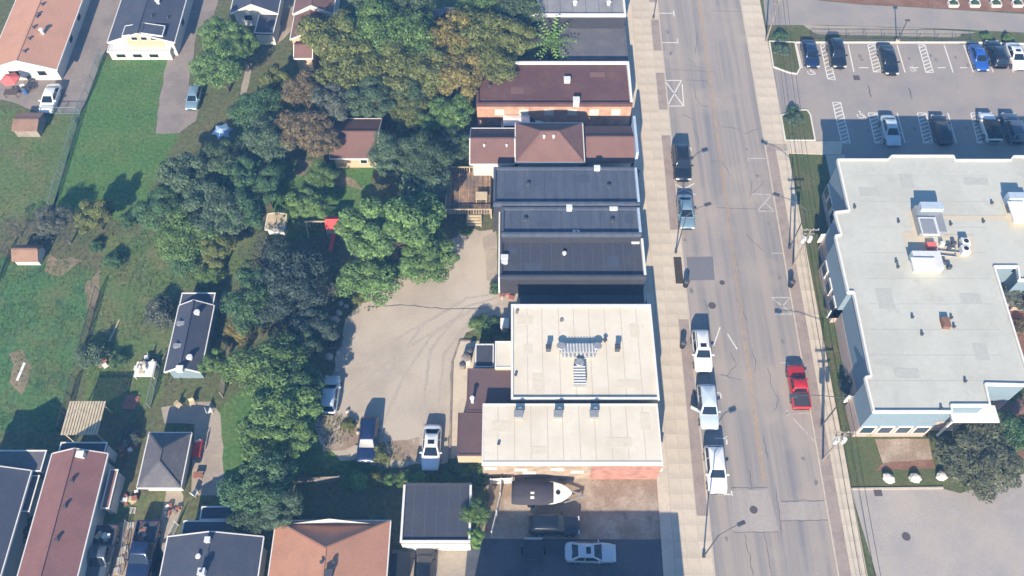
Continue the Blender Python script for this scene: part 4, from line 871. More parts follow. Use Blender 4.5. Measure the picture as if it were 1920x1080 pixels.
def trunk_mesh(cs, n=7):
    mb = MB(); mb.tube((0,0,-1.6), (0,0,-.35), .07, .05, 7)
    for c in sorted(cs, key=lambda c: -abs(c[0])-abs(c[1]))[:n]: mb.tube((0,0,-.5), (c[0]*.45, c[1]*.45, c[2]*.4-.08), .035, .022, 5); mb.tube((c[0]*.45, c[1]*.45, c[2]*.4-.08), c, .022, .008, 5)
    mb.tube((0,0,-.5), (0,0,.5), .045, .01, 5); return mb.mesh('trunk', M['bark'])
def bare_mesh(seed):
    r_ = random.Random(seed); mb = MB(); lv = MB()
    def go(p, d, l, rad, k):
        q = p+d*l; mb.tube(p, q, rad, rad*.62, 4 if k < 2 else 3, False)
        if k == 5:
            for _ in range(2):
                n = Vector((r_.uniform(-1,1), r_.uniform(-1,1), r_.uniform(0,1))).normalized(); a = n.orthogonal().normalized()*.035; b = n.cross(a); lv.add([q-a, q-b, q+a, q+b], [(0,1,2,3)])
            return
        for _ in range(3 if k < 4 else 2):
            nd = (d+Vector((r_.uniform(-1,1), r_.uniform(-1,1), r_.uniform(-.35,.6)))*.75).normalized(); go(q, nd, l*r_.uniform(.68,.86), rad*.6, k+1)
    for _ in range(4): go(Vector((0,0,-.75)), Vector((r_.uniform(-.7,.7), r_.uniform(-.7,.7), 1)).normalized(), .36, .03, 1)
    mb.tube((0,0,-1.6), (0,0,-.72), .06, .04, 6); return mb.mesh('branches', M['bark_bare']), lv.mesh('crown', M['leaf_dusk'])
def frond_mesh(seed):
    r_ = random.Random(seed); mb = MB()
    for i in range(30):
        t = i*2.4+r_.uniform(-.2,.2); e = .95*(i/30)+.05; p = Vector((0,0,0)); d = Vector((math.cos(t)*(1.15-e), math.sin(t)*(1.15-e), e)).normalized(); pts = [p]
        for k in range(7): d = (d+Vector((0,0,-.13))).normalized(); p = p+d*.17; pts.append(p)
        for k in range(1, 8):
            c = pts[k]; dd = (pts[k]-pts[k-1]).normalized(); sd_ = dd.cross(Vector((0,0,1))).normalized()
            for s_ in (1,-1):
                tip = c+(sd_*s_*.2+dd*.1+Vector((0,0,-.03)))*(1-.07*k); mb.add([c-dd*.04, tip, c+dd*.05], [(0,1,2)])
    return mb.mesh('crown', M['leaf_bright'])
PRO = []
for sd_, cl, lv, ls in ((1,36,190,.05),(2,44,160,.048),(3,30,240,.05),(4,54,130,.046),(5,30,220,.062),(6,40,170,.048)):
    me, cs = crown_mesh(sd_, cl, int(lv*1.7), ls*.74); PRO.append((me, trunk_mesh(cs)))
CLUMPY = crown_mesh(11, 36, 360, .031, .8, .55, (.14,.22), .9, 1.9); CLUMPY = (CLUMPY[0], trunk_mesh(CLUMPY[1], 12))
SHRUB = crown_mesh(21, 16, 230, .068, .8, .3, (.35,.5)); SHRUB = SHRUB[0]
BARE = [bare_mesh(31), bare_mesh(32)]; FROND = [frond_mesh(41), frond_mesh(42)]
def tree(x, y, hc, rad, kind, leaf, label, rz=None, sz=1.0, name=None, group='garden trees', cat='tree'):
    X, Y = P(x, y, hc); a = rnd.uniform(0, 6.28) if rz is None else rz
    o = empty(name or {'s':'shrub','b':'bare_tree','f':'feathery_tree'}.get(kind, 'leafy_tree'), (X, Y, 0), label, cat, group)
    if kind == 's': link('foliage', SHRUB, o, (0,0,rad*.55*sz), a, (rad, rad, rad*sz), M[leaf]); st = MB(); st.tube((0,0,0), (0,0,rad*.6), .06, .04, 5); link('stem', st.mesh('stem', M['bark']), o); return o
    if kind == 'b':
        p = BARE[int(a*10) % 2]; z = hc; link('trunk', p[0], o, (0,0,z), a, (rad, rad, hc/1.6)); link('foliage', p[1], o, (0,0,z), a, (rad, rad, hc/1.6), M[leaf]); return o
    if kind == 'f':
        link('crown', FROND[int(a*10) % 2], o, (0,0,hc), a, (rad, rad, rad), M[leaf]); st = MB(); st.tube((0,0,0), (0,0,hc+.05), .12, .07, 6); link('trunk', st.mesh('trunk', M['bark']), o); return o
    p = CLUMPY if kind == 'c' else PRO[int(kind)]
    link('crown', p[0], o, (0,0,hc), a, (rad*rnd.uniform(.82,1.14), rad*rnd.uniform(.82,1.14), rad*sz), M[leaf]); link('trunk', p[1], o, (0,0,hc), a, (rad, rad, hc/1.6)); return o
GT, GO, GL, GB, GS = 'trees of the upper gardens', 'autumn-tinted trees behind the shops', 'trees at the left of the gardens', 'trees along the gravel lot', 'garden shrubs'
for t in (
 (418,70,4,2.84,'0','leaf_bright','bright green tree beside the narrow driveway, the upper one of two',GT), (412,128,4,2.84,'1','leaf_bright','bright green tree above the blue-grey hatchback',GT), (455,85,4,2.24,'2','leaf_green','mid green tree between the driveway tree and the grey house',GT),
 (480,205,4,2.75,'3','leaf_deep','dark tree above the pale blue parasol',GT), (520,150,3.5,2.15,'2','leaf_olive','small olive tree at the garden path below the brown-roofed house',GT),
 (500,265,4,2.92,'1','leaf_blue','dark bluish tree right of the pale blue parasol',GT), (452,330,4,2.75,'4','leaf_deep','dark tree below the pale blue parasol, by the brick rubble',GT),
 (570,170,4.5,2.75,'3','leaf_brown','brownish tree at the left end of the autumn group',GO), (566,240,4.5,2.75,'1','leaf_brown','brown tree left of the brown outbuilding',GO), (600,265,4,2.24,'5','leaf_brown','rust-brown tree over the left end of the brown outbuilding',GO),
 (628,75,5.5,3.92,'0','leaf_olive','olive tree beside the stepped brown-roofed house',GO), (690,65,5.5,4.12,'2','leaf_green','dark green crown at the upper left of the autumn group',GO), (660,130,5,3.53,'5','leaf_olive','yellow-olive crown above the brown outbuilding',GO),
 (730,125,5,3.53,'1','leaf_olive','olive crown in the middle of the autumn group',GO), (765,75,5.5,4.12,'3','leaf_green','green crown in the middle of the autumn group',GO), (800,130,5,3.33,'0','leaf_olive','olive-green crown below the middle of the autumn group',GO),
 (845,70,5.5,3.72,'5','leaf_gold','golden crown just below the dark red car',GO), (900,65,5.5,3.72,'1','leaf_olive','olive crown right of the golden one',GO), (955,75,5,3.33,'2','leaf_olive','olive crown nearest the grey flat shop',GO), (855,135,5,3.23,'4','leaf_gold','golden-brown crown left of the red-roofed shop',GO), (915,112,5,2.94,'3','leaf_olive','olive crown overhanging the corner of the red roof',GO),
 (620,190,4.5,2.75,'4','leaf_dusk','dusky thin-leaved tree left of the shaded hollow above the outbuilding',GO), (690,185,4.5,2.75,'2','leaf_shade','shaded green tree right above the brown outbuilding',GO), (770,178,4,2.41,'1','leaf_shade','shaded tree between the golden crown and the outbuilding',GO),
 (700,10,5,3.92,'4','leaf_shade','shaded tree at the top edge left of the dark red car',GT), (770,10,5,3.33,'1','leaf_shade','shaded tree at the top edge just left of the dark red car',GT), (905,15,4.5,3.14,'0','leaf_green','tree at the top edge right of the dark red car',GT), (960,20,4.5,3.33,'3','leaf_shade','shaded tree touching the grey flat shop',GT),
 (842,215,3.5,2.49,'5','leaf_bright','fresh green tree left of the white van',GO), (765,208,3.5,2.24,'3','leaf_olive','small yellow-green tree right of the brown outbuilding',GO), (800,235,3.2,1.72,'2','leaf_green','little green tree between the outbuilding and the white van',GO),
 (740,290,4.5,2.92,'1','leaf_blue','dark blue-green tree right of the brown outbuilding',GT), (800,300,5,3.10,'3','leaf_shade','shaded tree left of the hip-roofed building',GT), (790,350,4,2.58,'4','leaf_blue','shaded tree left of the timber deck',GT), (850,270,3.5,1.98,'0','leaf_shade','small shaded tree at the back corner of the hip-roofed building',GT),
 (300,395,3.5,2.58,'2','leaf_deep','dark tree at the left of the big garden clump',GL), (345,330,4.5,3.10,'4','leaf_blue','bluish tree at the top of the big garden clump',GL), (395,395,4.5,3.27,'0','leaf_blue','large tree in the middle of the big garden clump',GL), (350,440,4,2.75,'3','leaf_green','green tree at the foot of the big garden clump',GL), (420,300,4.5,2.58,'5','leaf_shade','shaded tree just below the pale blue parasol',GL), (455,395,4,2.58,'1','leaf_deep','dark tree left of the cream shed',GL), (405,470,3.5,2.06,'2','leaf_olive','olive tree at the lower edge of the big garden clump',GL), (495,350,4,2.41,'2','leaf_deep','dark tree above the cream shed',GL),
 (700,520,4,3.10,'5','leaf_bright','bright tree at the corner of the gravel lot',GB), (800,480,4.2,2.92,'0','leaf_green','green tree between the broad tree and the navy shops',GB),
 (575,380,3,2.15,'4','leaf_green','light green tree right of the cream shed',GT), (600,330,3,1.89,'3','leaf_green','small green tree below the brown outbuilding',GT),
 (470,575,3.6,2.49,'1','leaf_deep','green tree right of the slate-roofed garage',GB), (455,618,2.6,1.55,'5','leaf_gold','golden yellow bushy tree right of the slate-roofed garage',GB), (405,680,2.6,1.72,'2','leaf_green','small green tree at the corner of the slate-roofed garage',GB), (480,530,3.5,2.06,'0','leaf_deep','dark green tree above the golden bushy one',GB),
 (505,690,4.5,3.27,'3','leaf_green','large green tree left of the gravel lot',GB), (555,715,4.2,2.3,'1','leaf_deep','dark green tree over the pale blue hatchback',GB), (530,760,4.5,3.27,'0','leaf_bright','bright green tree in the row beside the gravel lot',GB), (500,830,4,2.67,'2','leaf_green','green tree at the lower end of the gravel lot row',GB), (555,820,3.6,2.06,'4','leaf_green','lighter green tree beside the weedy corner of the gravel lot',GB), (568,648,3.6,1.7,'4','leaf_shade','shaded tree at the left edge of the gravel lot',GB),
 (485,905,4.2,2.75,'5','leaf_deep','dark green tree above the slate-blue house',GB), (520,950,3.6,2.06,'1','leaf_blue','dark tree at the corner of the orange-roofed house',GB), (470,965,3.2,1.89,'3','leaf_shade','shaded tree behind the slate-blue house',GB),
 (892,960,2.6,1.29,'3','leaf_green','narrow green tree between the flat garage and the white fence',GB), (890,1008,2.2,0.95,'2','leaf_lime','small lime green tree at the corner of the flat garage',GB),
 (1838,850,2.6,3.9,'0','leaf_drab','broad drab green tree spreading over the paved yard at the right',None), (1908,808,2.6,2.0,'1','leaf_deep','dark tree in front of the right-hand building porch',None), (1912,560,3,1.72,'2','leaf_dusk','dusky tree in the courtyard of the right-hand building',None),
 (545,512,3.6,3.6,'3','leaf_plum','big dark grey-green tree above the gravel lot',GB), (540,560,3.4,3.0,'1','leaf_plum','dark grey-green tree left of the upper gravel lot',GB), (585,612,3.0,2.3,'4','leaf_plum','dark grey-green tree on the left edge of the gravel lot',GB),
 (175,405,2.6,2.06,'4','leaf_olive','olive tree below the bright lawn',GL), (100,412,2.2,1.72,'5','leaf_dusk','dusky low tree right of the fence end',GL),
 ): tree(*t[:7], group=t[7], sz=.5 if t[0] == 1838 else .9)
tree(735,445,4.6,5.4,'c','leaf_bright','broad tree with bright separate leaf clumps above the gravel lot', group=GB)
for t in ((606,545,3.0,2.2,'bare purple-grey tree between the dark grey-green tree and the broad clumped tree'), (480,470,3.0,2.4,'bare tree between the big garden clump and the dark grey-green trees'), (520,470,3.2,2.8,'bare tree below the cream shed'), (70,428,1.8,2.0,'bare grey shrub above the low shed'), (120,440,1.8,2.2,'bare grey shrub right of the low shed'), (25,425,1.8,1.8,'bare grey shrub at the left edge above the low shed'), (600,215,4,3,'half-bare brown tree above the outbuilding')):
    tree(*t[:4], 'b', 'leaf_dusk' if t[0] != 600 else 'leaf_brown', t[4], group='bare trees')
for t in ((1035,82,3.4,2.6,'leaf_lime','feathery bright green tree beside the low grey building'), (590,372,1.6,1.6,'leaf_lime','small feathery plant on the lawn below the outbuilding'), (545,395,1.8,1.5,'leaf_bright','feathery green plant right of the cream shed')): tree(*t[:4], 'f', *t[4:], group='feathery plants')
for x, y, r_, leaf, lb in ((302,590,1.5,'leaf_dusk','round grey shrub left of the slate-roofed garage'), (175,668,1.4,'leaf_blue','blue-green shrub on the fence line left of the white garden table'), (222,675,.8,'leaf_deep','low shrub with a fallen branch near the white garden table'), (215,490,1.0,'leaf_deep','dark shrub on the lawn right of the dirt patch'), (180,462,.7,'leaf_deep','small dark bush right of the bare shrubs'), (350,495,1.5,'leaf_deep','dark bush above the slate-roofed garage'), (395,520,1.2,'leaf_green','green bush right above the slate-roofed garage'), (240,415,.9,'leaf_deep','dark bush at the lower corner of the bright lawn'),
   (905,612,1.1,'leaf_green','green shrub at the back corner of the cream-roofed shop'), (925,608,.8,'leaf_deep','small shrub beside the cream-roofed shop bin'), (930,540,.7,'leaf_deep','weedy shrub by the brick rubble in the alley mouth'), (875,432,.6,'leaf_green','weed clump below the timber deck'), (860,880,1.0,'leaf_deep','dark shrub beside the corner of the brick wall'), (895,885,1.1,'leaf_green','green shrub touching the tan brick wall'), (1556,445,.9,'leaf_blue','dark round shrub against the west wall of the big building'), (1562,462,.9,'leaf_blue','second dark round shrub down the west wall of the big building'), (1578,545,.7,'leaf_deep','dark shrub below the first step of the west wall'), (1590,580,1.1,'leaf_dusk','dusky shrub spreading over the street lawn'), (1602,615,.7,'leaf_deep','dark narrow shrub halfway down the west wall'), (1612,660,.7,'leaf_deep','dark shrub in the lower half of the west wall'), (1606,722,1.3,'leaf_dusk','large dusky shrub by the lower corner of the big building'), (1622,775,.8,'leaf_green','green shrub at the foot of the west wall'), (1630,802,.7,'leaf_lime','lime green shrub at the lower end of the west wall'),
   (1465,68,.8,'leaf_deep','dark shrub at the foot of the upper utility pole'), (1487,208,.7,'leaf_deep','shrub on the tip of the lower lot island'), (1465,95,.9,'leaf_blue','dark shrub on the upper lot island'), (1490,225,.9,'leaf_blue','dark shrub on the lower lot island'), (1850,68,.6,'leaf_green','weed clump by the lot fence'), (1890,70,.6,'leaf_green','weed clump at the right end of the lot fence'), (600,765,.9,'leaf_olive','olive weed bush below the pale blue hatchback'), (655,795,.6,'leaf_olive','dry weed clump left of the dark blue car'), (710,850,.9,'leaf_olive','weed clump right of the dark blue car'), (672,560,.8,'leaf_olive','weedy bush at the top corner of the gravel lot'), (630,640,.7,'leaf_dusk','dusky bush on the left edge of the gravel lot'), (245,815,.9,'leaf_dusk','dusky bush beside the grey hip-roofed outbuilding'), (40,1000,1.0,'leaf_dusk','bush in the gap left of the maroon roof'), (60,975,.9,'leaf_deep','dark bush between the two houses at the lower left'), (285,900,.5,'leaf_deep','small plant at the corner of the hip-roofed outbuilding'), (1900,735,.9,'leaf_green','green shrub behind the porch of the big building'), (1915,612,.8,'leaf_brown','brown shrub in the courtyard')):
    tree(x, y, .4, r_, 's', leaf, lb, group=GS, cat='shrub', sz=.9)
HN = ('first','second','third','fourth','fifth','sixth','seventh','eighth','ninth','tenth','eleventh','twelfth')
for i in range(9):
    x = 645+i*28; tree(x, 902-i*1.2+rnd.uniform(-2,2), .9, rnd.uniform(.65,.85), 's', ('leaf_green','leaf_lime','leaf_olive','leaf_bright')[i % 4], HN[i]+' bush from the left in the hedge above the flat garage', group='hedge bushes', cat='bush', name='hedge_bush', sz=1.1)
# grass and weeds standing on the lawns
def inside(p, poly):
    r_ = False; j = len(poly)-1
    for i in range(len(poly)):
        if (poly[i][1] > p[1]) != (poly[j][1] > p[1]) and p[0] < (poly[j][0]-poly[i][0])*(p[1]-poly[i][1])/(poly[j][1]-poly[i][1])+poly[i][0]: r_ = not r_
        j = i
    return r_
def grass(pts, dens, h, m, name, label):
    poly = px(pts); xs = [p[0] for p in poly]; ys = [p[1] for p in poly]; n = int((max(xs)-min(xs))*(max(ys)-min(ys))*dens); mb = MB()
    for _ in range(n):
        p = (rnd.uniform(min(xs), max(xs)), rnd.uniform(min(ys), max(ys)))
        if not inside(p, poly): continue
        if math.sin(p[0]*.9+2*math.sin(p[1]*.5))+math.sin(p[1]*1.1+1.3) < rnd.uniform(-1.6, .9): continue
        for k in range(3):
            a = rnd.uniform(0, 6.28); l = h*rnd.uniform(.5, 1.4); w = .035; dx, dy = math.cos(a), math.sin(a)
            mb.add([(p[0]-dy*w, p[1]+dx*w, 0), (p[0]+dy*w, p[1]-dx*w, 0), (p[0]+dx*l*.8, p[1]+dy*l*.8, l)], [(0,1,2)])
    o = mb.build(name, M[m]); tag(o, label, 'grass', None, 'stuff')
grass(LAWNS['lawn_lush'][0], 16, .15, 'leaf_green', 'long_grass', 'lush dark grass of the lower left garden')
grass(LAWNS['lawn_west'][0], 9, .13, 'leaf_green', 'grass', 'grass of the lawn at the left edge')
grass(LAWNS['lawn_bright'][0], 9, .12, 'leaf_green', 'grass', 'grass of the bright fenced lawn')
grass(LAWNS['lawn_middle'][0], 10, .17, 'leaf_green', 'grass', 'rough grass around the slate-roofed garage')
grass([(-40,400),(260,420),(640,300),(640,560),(480,740),(430,740),(300,740),(200,520),(-40,470)], 6, .22, 'leaf_deep', 'weeds', 'tall weeds between the gardens')
grass([(590,770),(700,800),(780,870),(640,905),(560,900)], 16, .25, 'leaf_olive', 'weeds', 'dry weeds in the corner of the gravel lot')
grass([(1478,290),(1540,290),(1640,800),(1594,912),(1522,540)], 12, .1, 'leaf_green', 'grass', 'grass of the strip along the east sidewalk')
grass([(640,540),(720,530),(720,575),(640,600)], 14, .25, 'leaf_olive', 'weeds', 'weeds at the upper corner of the gravel lot')
# ---------------------------------------------------------------- street furniture
def street_light(bx, by, h, hx, hy, hz, label):
    X, Y = P(bx, by, .12); o = empty('street_light', (X, Y, .12), label, 'street light', 'street lights'); hX, hY = P(hx, hy, hz)
    mb = MB(); mb.tube((X, Y, .12), (X, Y, h), .075, .05, 8); mb.build('pole', M['metal_dark'], o); mb = MB(); mb.tube((X, Y, .12), (X, Y, .5), .14, .15, 8); mb.build('base', M['metal_dark'], o)
    mb = MB(); m = ((X*.4+hX*.6), (Y*.4+hY*.6), (h+hz)/2+.25); mb.tube((X, Y, h-.15), m, .04, .035, 6); mb.tube(m, (hX, hY, hz), .035, .03, 6); mb.build('arm', M['metal_dark'], o)
    d = Vector((hX-X, hY-Y)).normalized(); mb = MB(); mb.beam((hX-d.x*.15, hY-d.y*.15, hz), (hX+d.x*.55, hY+d.y*.55, hz), .34, .16); l = mb.build('lamp_head', M['metal_dark'], o)
    mb = MB(); mb.beam((hX, hY, hz-.09), (hX+d.x*.45, hY+d.y*.45, hz-.09), .24, .03); mb.build('lens', M['lens'], l)
street_light(1267,474,7.2,1324,384,7.9,'dark street light on the west kerb beside the dark tree pit')
street_light(1319,1044,7.2,1386,983,7.8,'dark street light on the west kerb near the bottom edge')
street_light(1225,34,6.0,1262,-8,6.6,'dark street light on the west kerb at the top edge')
street_light(1480,466,7.4,1459,366,7.9,'street light on the east boulevard opposite the tree pit')
street_light(1541,798,7.0,1492,742,7.5,'street light on the east boulevard below the red pickup')
def utility_pole(bx, by, h, label, trans=True):
    X, Y = P(bx, by, .11); o = empty('utility_pole', (X, Y, .11), label, 'utility pole', 'utility poles')
    mb = MB(); mb.tube((X, Y, .11), (X, Y, h), .11, .075, 8); mb.build('pole', M['wood_grey'], o)
    for z, l in ((h-.25, 1.9), (h-.95, 1.3)): mb = MB(); mb.beam((X-l/2, Y+.13, z), (X+l/2, Y+.13, z), .1, .12); c = mb.build('crossarm', M['wood_grey'], o); 
    for dx in (-.85,-.35,.35,.85): mb = MB(); mb.tube((X+dx, Y+.13, h-.19), (X+dx, Y+.13, h), .045, .03, 6); mb.build('insulator', M['white_obj'], o)
    if trans:
        for dx, z in ((.32,h-1.6),(-.32,h-1.7)): mb = MB(); mb.tube((X+dx, Y-.1, z-.45), (X+dx, Y-.1, z+.35), .22, .22, 10); mb.build('transformer', M['metal_pale'], o)
    return X, Y, h
up = [utility_pole(1436,78,7.2,'wooden utility pole at the corner of the side street', False), utility_pole(1487,498,7.0,'wooden utility pole with transformers opposite the alley'), utility_pole(1543,862,7.0,'wooden utility pole with transformers near the paved yard')]
def cable(a, b, sag, label, r=.022):
    pts = [tuple(Vector(a).lerp(Vector(b), i/14)-Vector((0,0,sag*4*(i/14)*(1-i/14)))) for i in range(15)]; mb = MB()
    for p, q in zip(pts, pts[1:]): mb.tube(p, q, r, r, 4, False)
    o = mb.build('overhead_cable', M['black']); tag(o, label, 'cable', 'overhead cables')
for k, dx in enumerate((-.85,-.35,.35,.85)):
    w = ('westernmost','second','third','easternmost')[k]
    cable((up[0][0]+dx, up[0][1]+.13, up[0][2]), (up[1][0]+dx, up[1][1]+.13, up[1][2]), .5, w+' overhead cable between the corner pole and the alley pole')
    cable((up[1][0]+dx, up[1][1]+.13, up[1][2]), (up[2][0]+dx, up[2][1]+.13, up[2][2]), .5, w+' overhead cable between the alley pole and the lower pole')
    cable((up[2][0]+dx, up[2][1]+.13, up[2][2]), (up[2][0]+dx-.5, up[2][1]-28, up[2][2]), .5, w+' overhead cable from the lower pole past the paved yard')
def litter_bin(x, y, label, z=.13, m='black'):
    X, Y = P(x, y, z); o = empty('litter_bin', (X, Y, z), label, 'litter bin', 'litter bins'); mb = MB(); mb.tube((X, Y, z), (X, Y, z+.95), .28, .32, 10); mb.build('drum', M[m], o); mb = MB(); mb.tube((X, Y, z+.95), (X, Y, z+1.1), .34, .2, 10); mb.build('lid', M['metal_dark'], o)
litter_bin(1285,536,'black litter bin on the west kerb below the tree pit'); litter_bin(1482,536,'black litter bin on the east kerb opposite the tree pit'); litter_bin(1279,650,'black litter bin on the west boulevard beside the white car')
litter_bin(1193,330,'dark litter bin against the front of the navy-roofed shop with the deck', .12, 'metal_dark')
# lot lamp, fence, planters
X, Y = P(1681,80); o = empty('lot_lamp', (X, Y, .01), 'slim dark lamp post at the edge of the parking lot', 'lamp post')
mb = MB(); mb.tube((X, Y, .01), (X, Y, 3.7), .09, .06, 8); mb.build('pole', M['metal_dark'], o); mb = MB(); mb.tube((X, Y, .01), (X, Y, .5), .25, .25, 10); mb.build('footing', M['concrete'], o); mb = MB(); mb.beam((X-.25, Y, 3.74), (X+.3, Y, 3.74), .25, .12); mb.build('lamp_head', M['metal_dark'], o)
def fence(pts, h, label, m='fence_wire', step=2.2, wires=True, name='wire_fence', pr=.045, rails=(1.0,.08), boards=None, z=.0):
    P_ = [P(*q) for q in pts]; o = empty(name, (*P_[0], z), label, 'fence')
    for a, b in zip(P_, P_[1:]):
        d = Vector((b[0]-a[0], b[1]-a[1])); L_ = d.length; n = max(1, round(L_/step)); u = d/L_
        for i in range(n+1):
            if i == 0 and a != P_[0]: continue
            q = (a[0]+d.x*i/n, a[1]+d.y*i/n); mb = MB(); mb.tube((*q, z), (*q, z+h+.06), pr, pr, 6); mb.build('post', M[m], o)
        for k in rails: mb = MB(); mb.tube((*a, z+h*k), (*b, z+h*k), .035, .035, 5); mb.build('rail', M[m], o)
        if wires:
            mb = MB(); k = int(L_/.14)
            for i in range(k):
                t = i*.14; q = Vector(a)+u*t; q2 = Vector(a)+u*min(L_, t+.5); mb.tube((q.x, q.y, z+.08), (q2.x, q2.y, z+h), .006, .006, 3, False); mb.tube((q2.x, q2.y, z+.08), (q.x, q.y, z+h), .006, .006, 3, False)
            w_ = mb.build('wire_mesh', M[m], o); w_['kind'] = 'stuff'
        if boards:
            bw, gap = boards; k = int(L_/(bw+gap)); me = MB().box((0,0,0), (bw, .03, h-.05)).mesh('board', M[m])
            for i in range(k):
                q = Vector(a)+u*((i+.5)*(bw+gap)); link('board', me, o, (q.x-P_[0][0], q.y-P_[0][1], h/2+.03), math.atan2(u.y, u.x))
    return o
fence([(193,106),(166,180),(151,213),(98,392)], 1.3, 'teal wire fence between the two upper left lawns'); fence([(82,214),(149,214)], 1.2, 'short wire fence below the white sedan in the upper left')
fence([(18,470),(-10,545)], 1.4, 'dark wire fence at the left edge below the low shed', 'metal_dark'); fence([(187,548),(158,655)], 1.3, 'dark wire fence left of the tan plank', 'metal_dark'); fence([(142,712),(116,812)], 1.3, 'dark wire fence left of the yellow pergola', 'metal_dark'); fence([(300,690),(282,765)], 1.3, 'grey wire fence right of the white garden table', 'metal_grey')
fence([(1520,74),(1620,74),(1720,75),(1820,76)], 1.1, 'low wire fence with dark posts along the top of the parking lot', 'metal_dark', 2.6)
fence([(553,907),(640,903)], 1.5, 'pale fence at the back of the orange-roofed house yard', 'wood_grey', 2, False, 'board_fence', .06, (.9,.2), (.16,.02))
fence([(562,972),(690,972)], .8, 'low dark railing behind the orange-roofed house', 'metal_dark', 1.6, False, 'railing', .04, (1,.5))
fence([(940,908),(938,935),(931,968),(922,1006)], 1.7, 'white board fence between the flat garage and the boat', 'white_obj', 1.6, False, 'board_fence', .06, (.9,.2), (.2,.015)); fence([(920,908),(960,906)], 1.5, 'short white board fence behind the boat stern', 'white_obj', 1.5, False, 'board_fence', .06, (.9,.2), (.2,.015))
fence([(430,650),(418,745)], 1.2, 'weathered rail fence beside the row of green trees', 'wood_grey', 1.5, False, 'rail_fence', .07, (.9,.5,.2)); fence([(240,980),(228,1078)], .8, 'low grey rail fence between the two pickup trucks', 'metal_grey', 1.5, False, 'rail_fence', .04, (1,.5))
fence([(335,985),(322,1012)], 1.2, 'short white fence at the corner of the slate-blue house', 'white_obj', 1.2, False, 'board_fence', .05, (.9,.2), (.15,.02))
def planter(x, y, lb):
    X, Y = P(x, y); o = empty('planter', (X, Y, .008), lb, 'planter', 'raised planters'); w, d, h = 1.25, .95, .4
    for cx, cy, sx, sy in ((0,d/2,w,.1),(0,-d/2,w,.1),(w/2,0,.1,d-.1),(-w/2,0,.1,d-.1)): mb = MB(); mb.box((X+cx, Y+cy, h/2), (sx, sy, h)); mb.build('board', M['trim'], o)
    mb = MB(); mb.box((X, Y, .15), (w-.1, d-.1, .28)); mb.build('soil', M['soil'], o); link('plant', SHRUB, o, (0,0,.4), x, (.38,.34,.3), M['leaf_deep'])
for i, x in enumerate((1786,1826,1866,1906)): planter(x, 9, HN[i]+' white raised planter from the left in the brown bed at the upper right')
# ---------------------------------------------------------------- yard things
def rock_mesh(seed, m):
    r_ = random.Random(seed); mb = MB(); n, k = 8, 5; rings = []
    for i in range(1, k):
        t = math.pi*i/k; rings.append([(math.sin(t)*math.cos(2*math.pi*j/n)*r_.uniform(.8,1.15), math.sin(t)*math.sin(2*math.pi*j/n)*r_.uniform(.8,1.15), math.cos(t)*.7*r_.uniform(.9,1.1)) for j in range(n)])
    mb.v = [(0,0,.7)]+[p for r2 in rings for p in r2]+[(0,0,-.7)]
    for j in range(n): mb.f.append((0, 1+j, 1+(j+1) % n)); mb.f.append((len(mb.v)-1, 1+(k-2)*n+(j+1) % n, 1+(k-2)*n+j))
    for i in range(k-2):
        for j in range(n): mb.f.append((1+i*n+j, 1+(i+1)*n+j, 1+(i+1)*n+(j+1) % n, 1+i*n+(j+1) % n))
    return mb.mesh('boulder', M[m])
RK = [rock_mesh(s_, 'rock') for s_ in (1,2,3)]; RW = [rock_mesh(s_, 'rock_white') for s_ in (4,5,6)]
def boulder(x, y, r_, me, label, group, cat='boulder', name='boulder'):
    X, Y = P(x, y); o = bpy.data.objects.new(name, me); C.objects.link(o); o.location = (X, Y, r_*.45); o.scale = (r_, r_*.85, r_); o.rotation_euler.z = x*.7; tag(o, label, cat, group)
for i, (x, y, lb) in enumerate(((1664,899,'white boulder nearest the street on the lawn by the paved yard'), (1714,899,'pale pointed boulder in the middle of the three by the paved yard'), (1764,895,'pinkish white boulder beside the broad drab green tree'))): boulder(x, y, .6, RW[i], lb, 'white boulders')
for i, (x, y, r_) in enumerate(((640,570,.35),(650,575,.3),(636,588,.4),(628,600,.5),(622,604,.35),(634,602,.3),(622,650,.4),(634,662,.3),(618,670,.45),(632,695,.3),(606,770,.4),(612,772,.3),(655,782,.3),(662,800,.35),(668,790,.25),(652,772,.25),(672,812,.25))): boulder(x, y, r_, RK[i % 3], 'tan rubble stone on the left edge of the gravel lot', 'rubble stones along the gravel lot', 'stone', 'rubble_stone')
def umbrella(x, y, z, r_, m, label, n=8, star=False):
    X, Y = P(x, y, z); o = empty('patio_umbrella', (X, Y, 0), label, 'umbrella'); mb = MB(); k = 2*n if star else n; mb.v = [(X, Y, z+.45)]
    for i in range(k): t = 2*math.pi*i/k+.3; q = r_*(.62 if star and i % 2 else 1); mb.v.append((X+q*math.cos(t), Y+q*math.sin(t), z+(.12 if star and i % 2 else 0)))
    mb.f = [(0, 1+i, 1+(i+1) % k) for i in range(k)]; cv = len(mb.v); mb.v += [(p[0], p[1], p[2]-.12) for p in mb.v[1:cv]]; mb.f += [(1+i, cv+i, cv+(i+1) % k, 1+(i+1) % k) for i in range(k)]; mb.build('canopy', M[m], o)
    mb = MB(); mb.tube((X, Y, .05), (X, Y, z+.5), .03, .025, 6); mb.build('pole', M['metal_grey'], o); mb = MB(); mb.tube((X, Y, .012), (X, Y, .09), .3, .28, 10); mb.build('base', M['metal_dark'], o)
umbrella(19,148,2.2,1.15,'coral','coral red patio umbrella at the end of the tan-roofed house', 6); umbrella(417,246,2.2,1.3,'pale_blue','pale blue star-shaped parasol among the dark trees', 6, True)
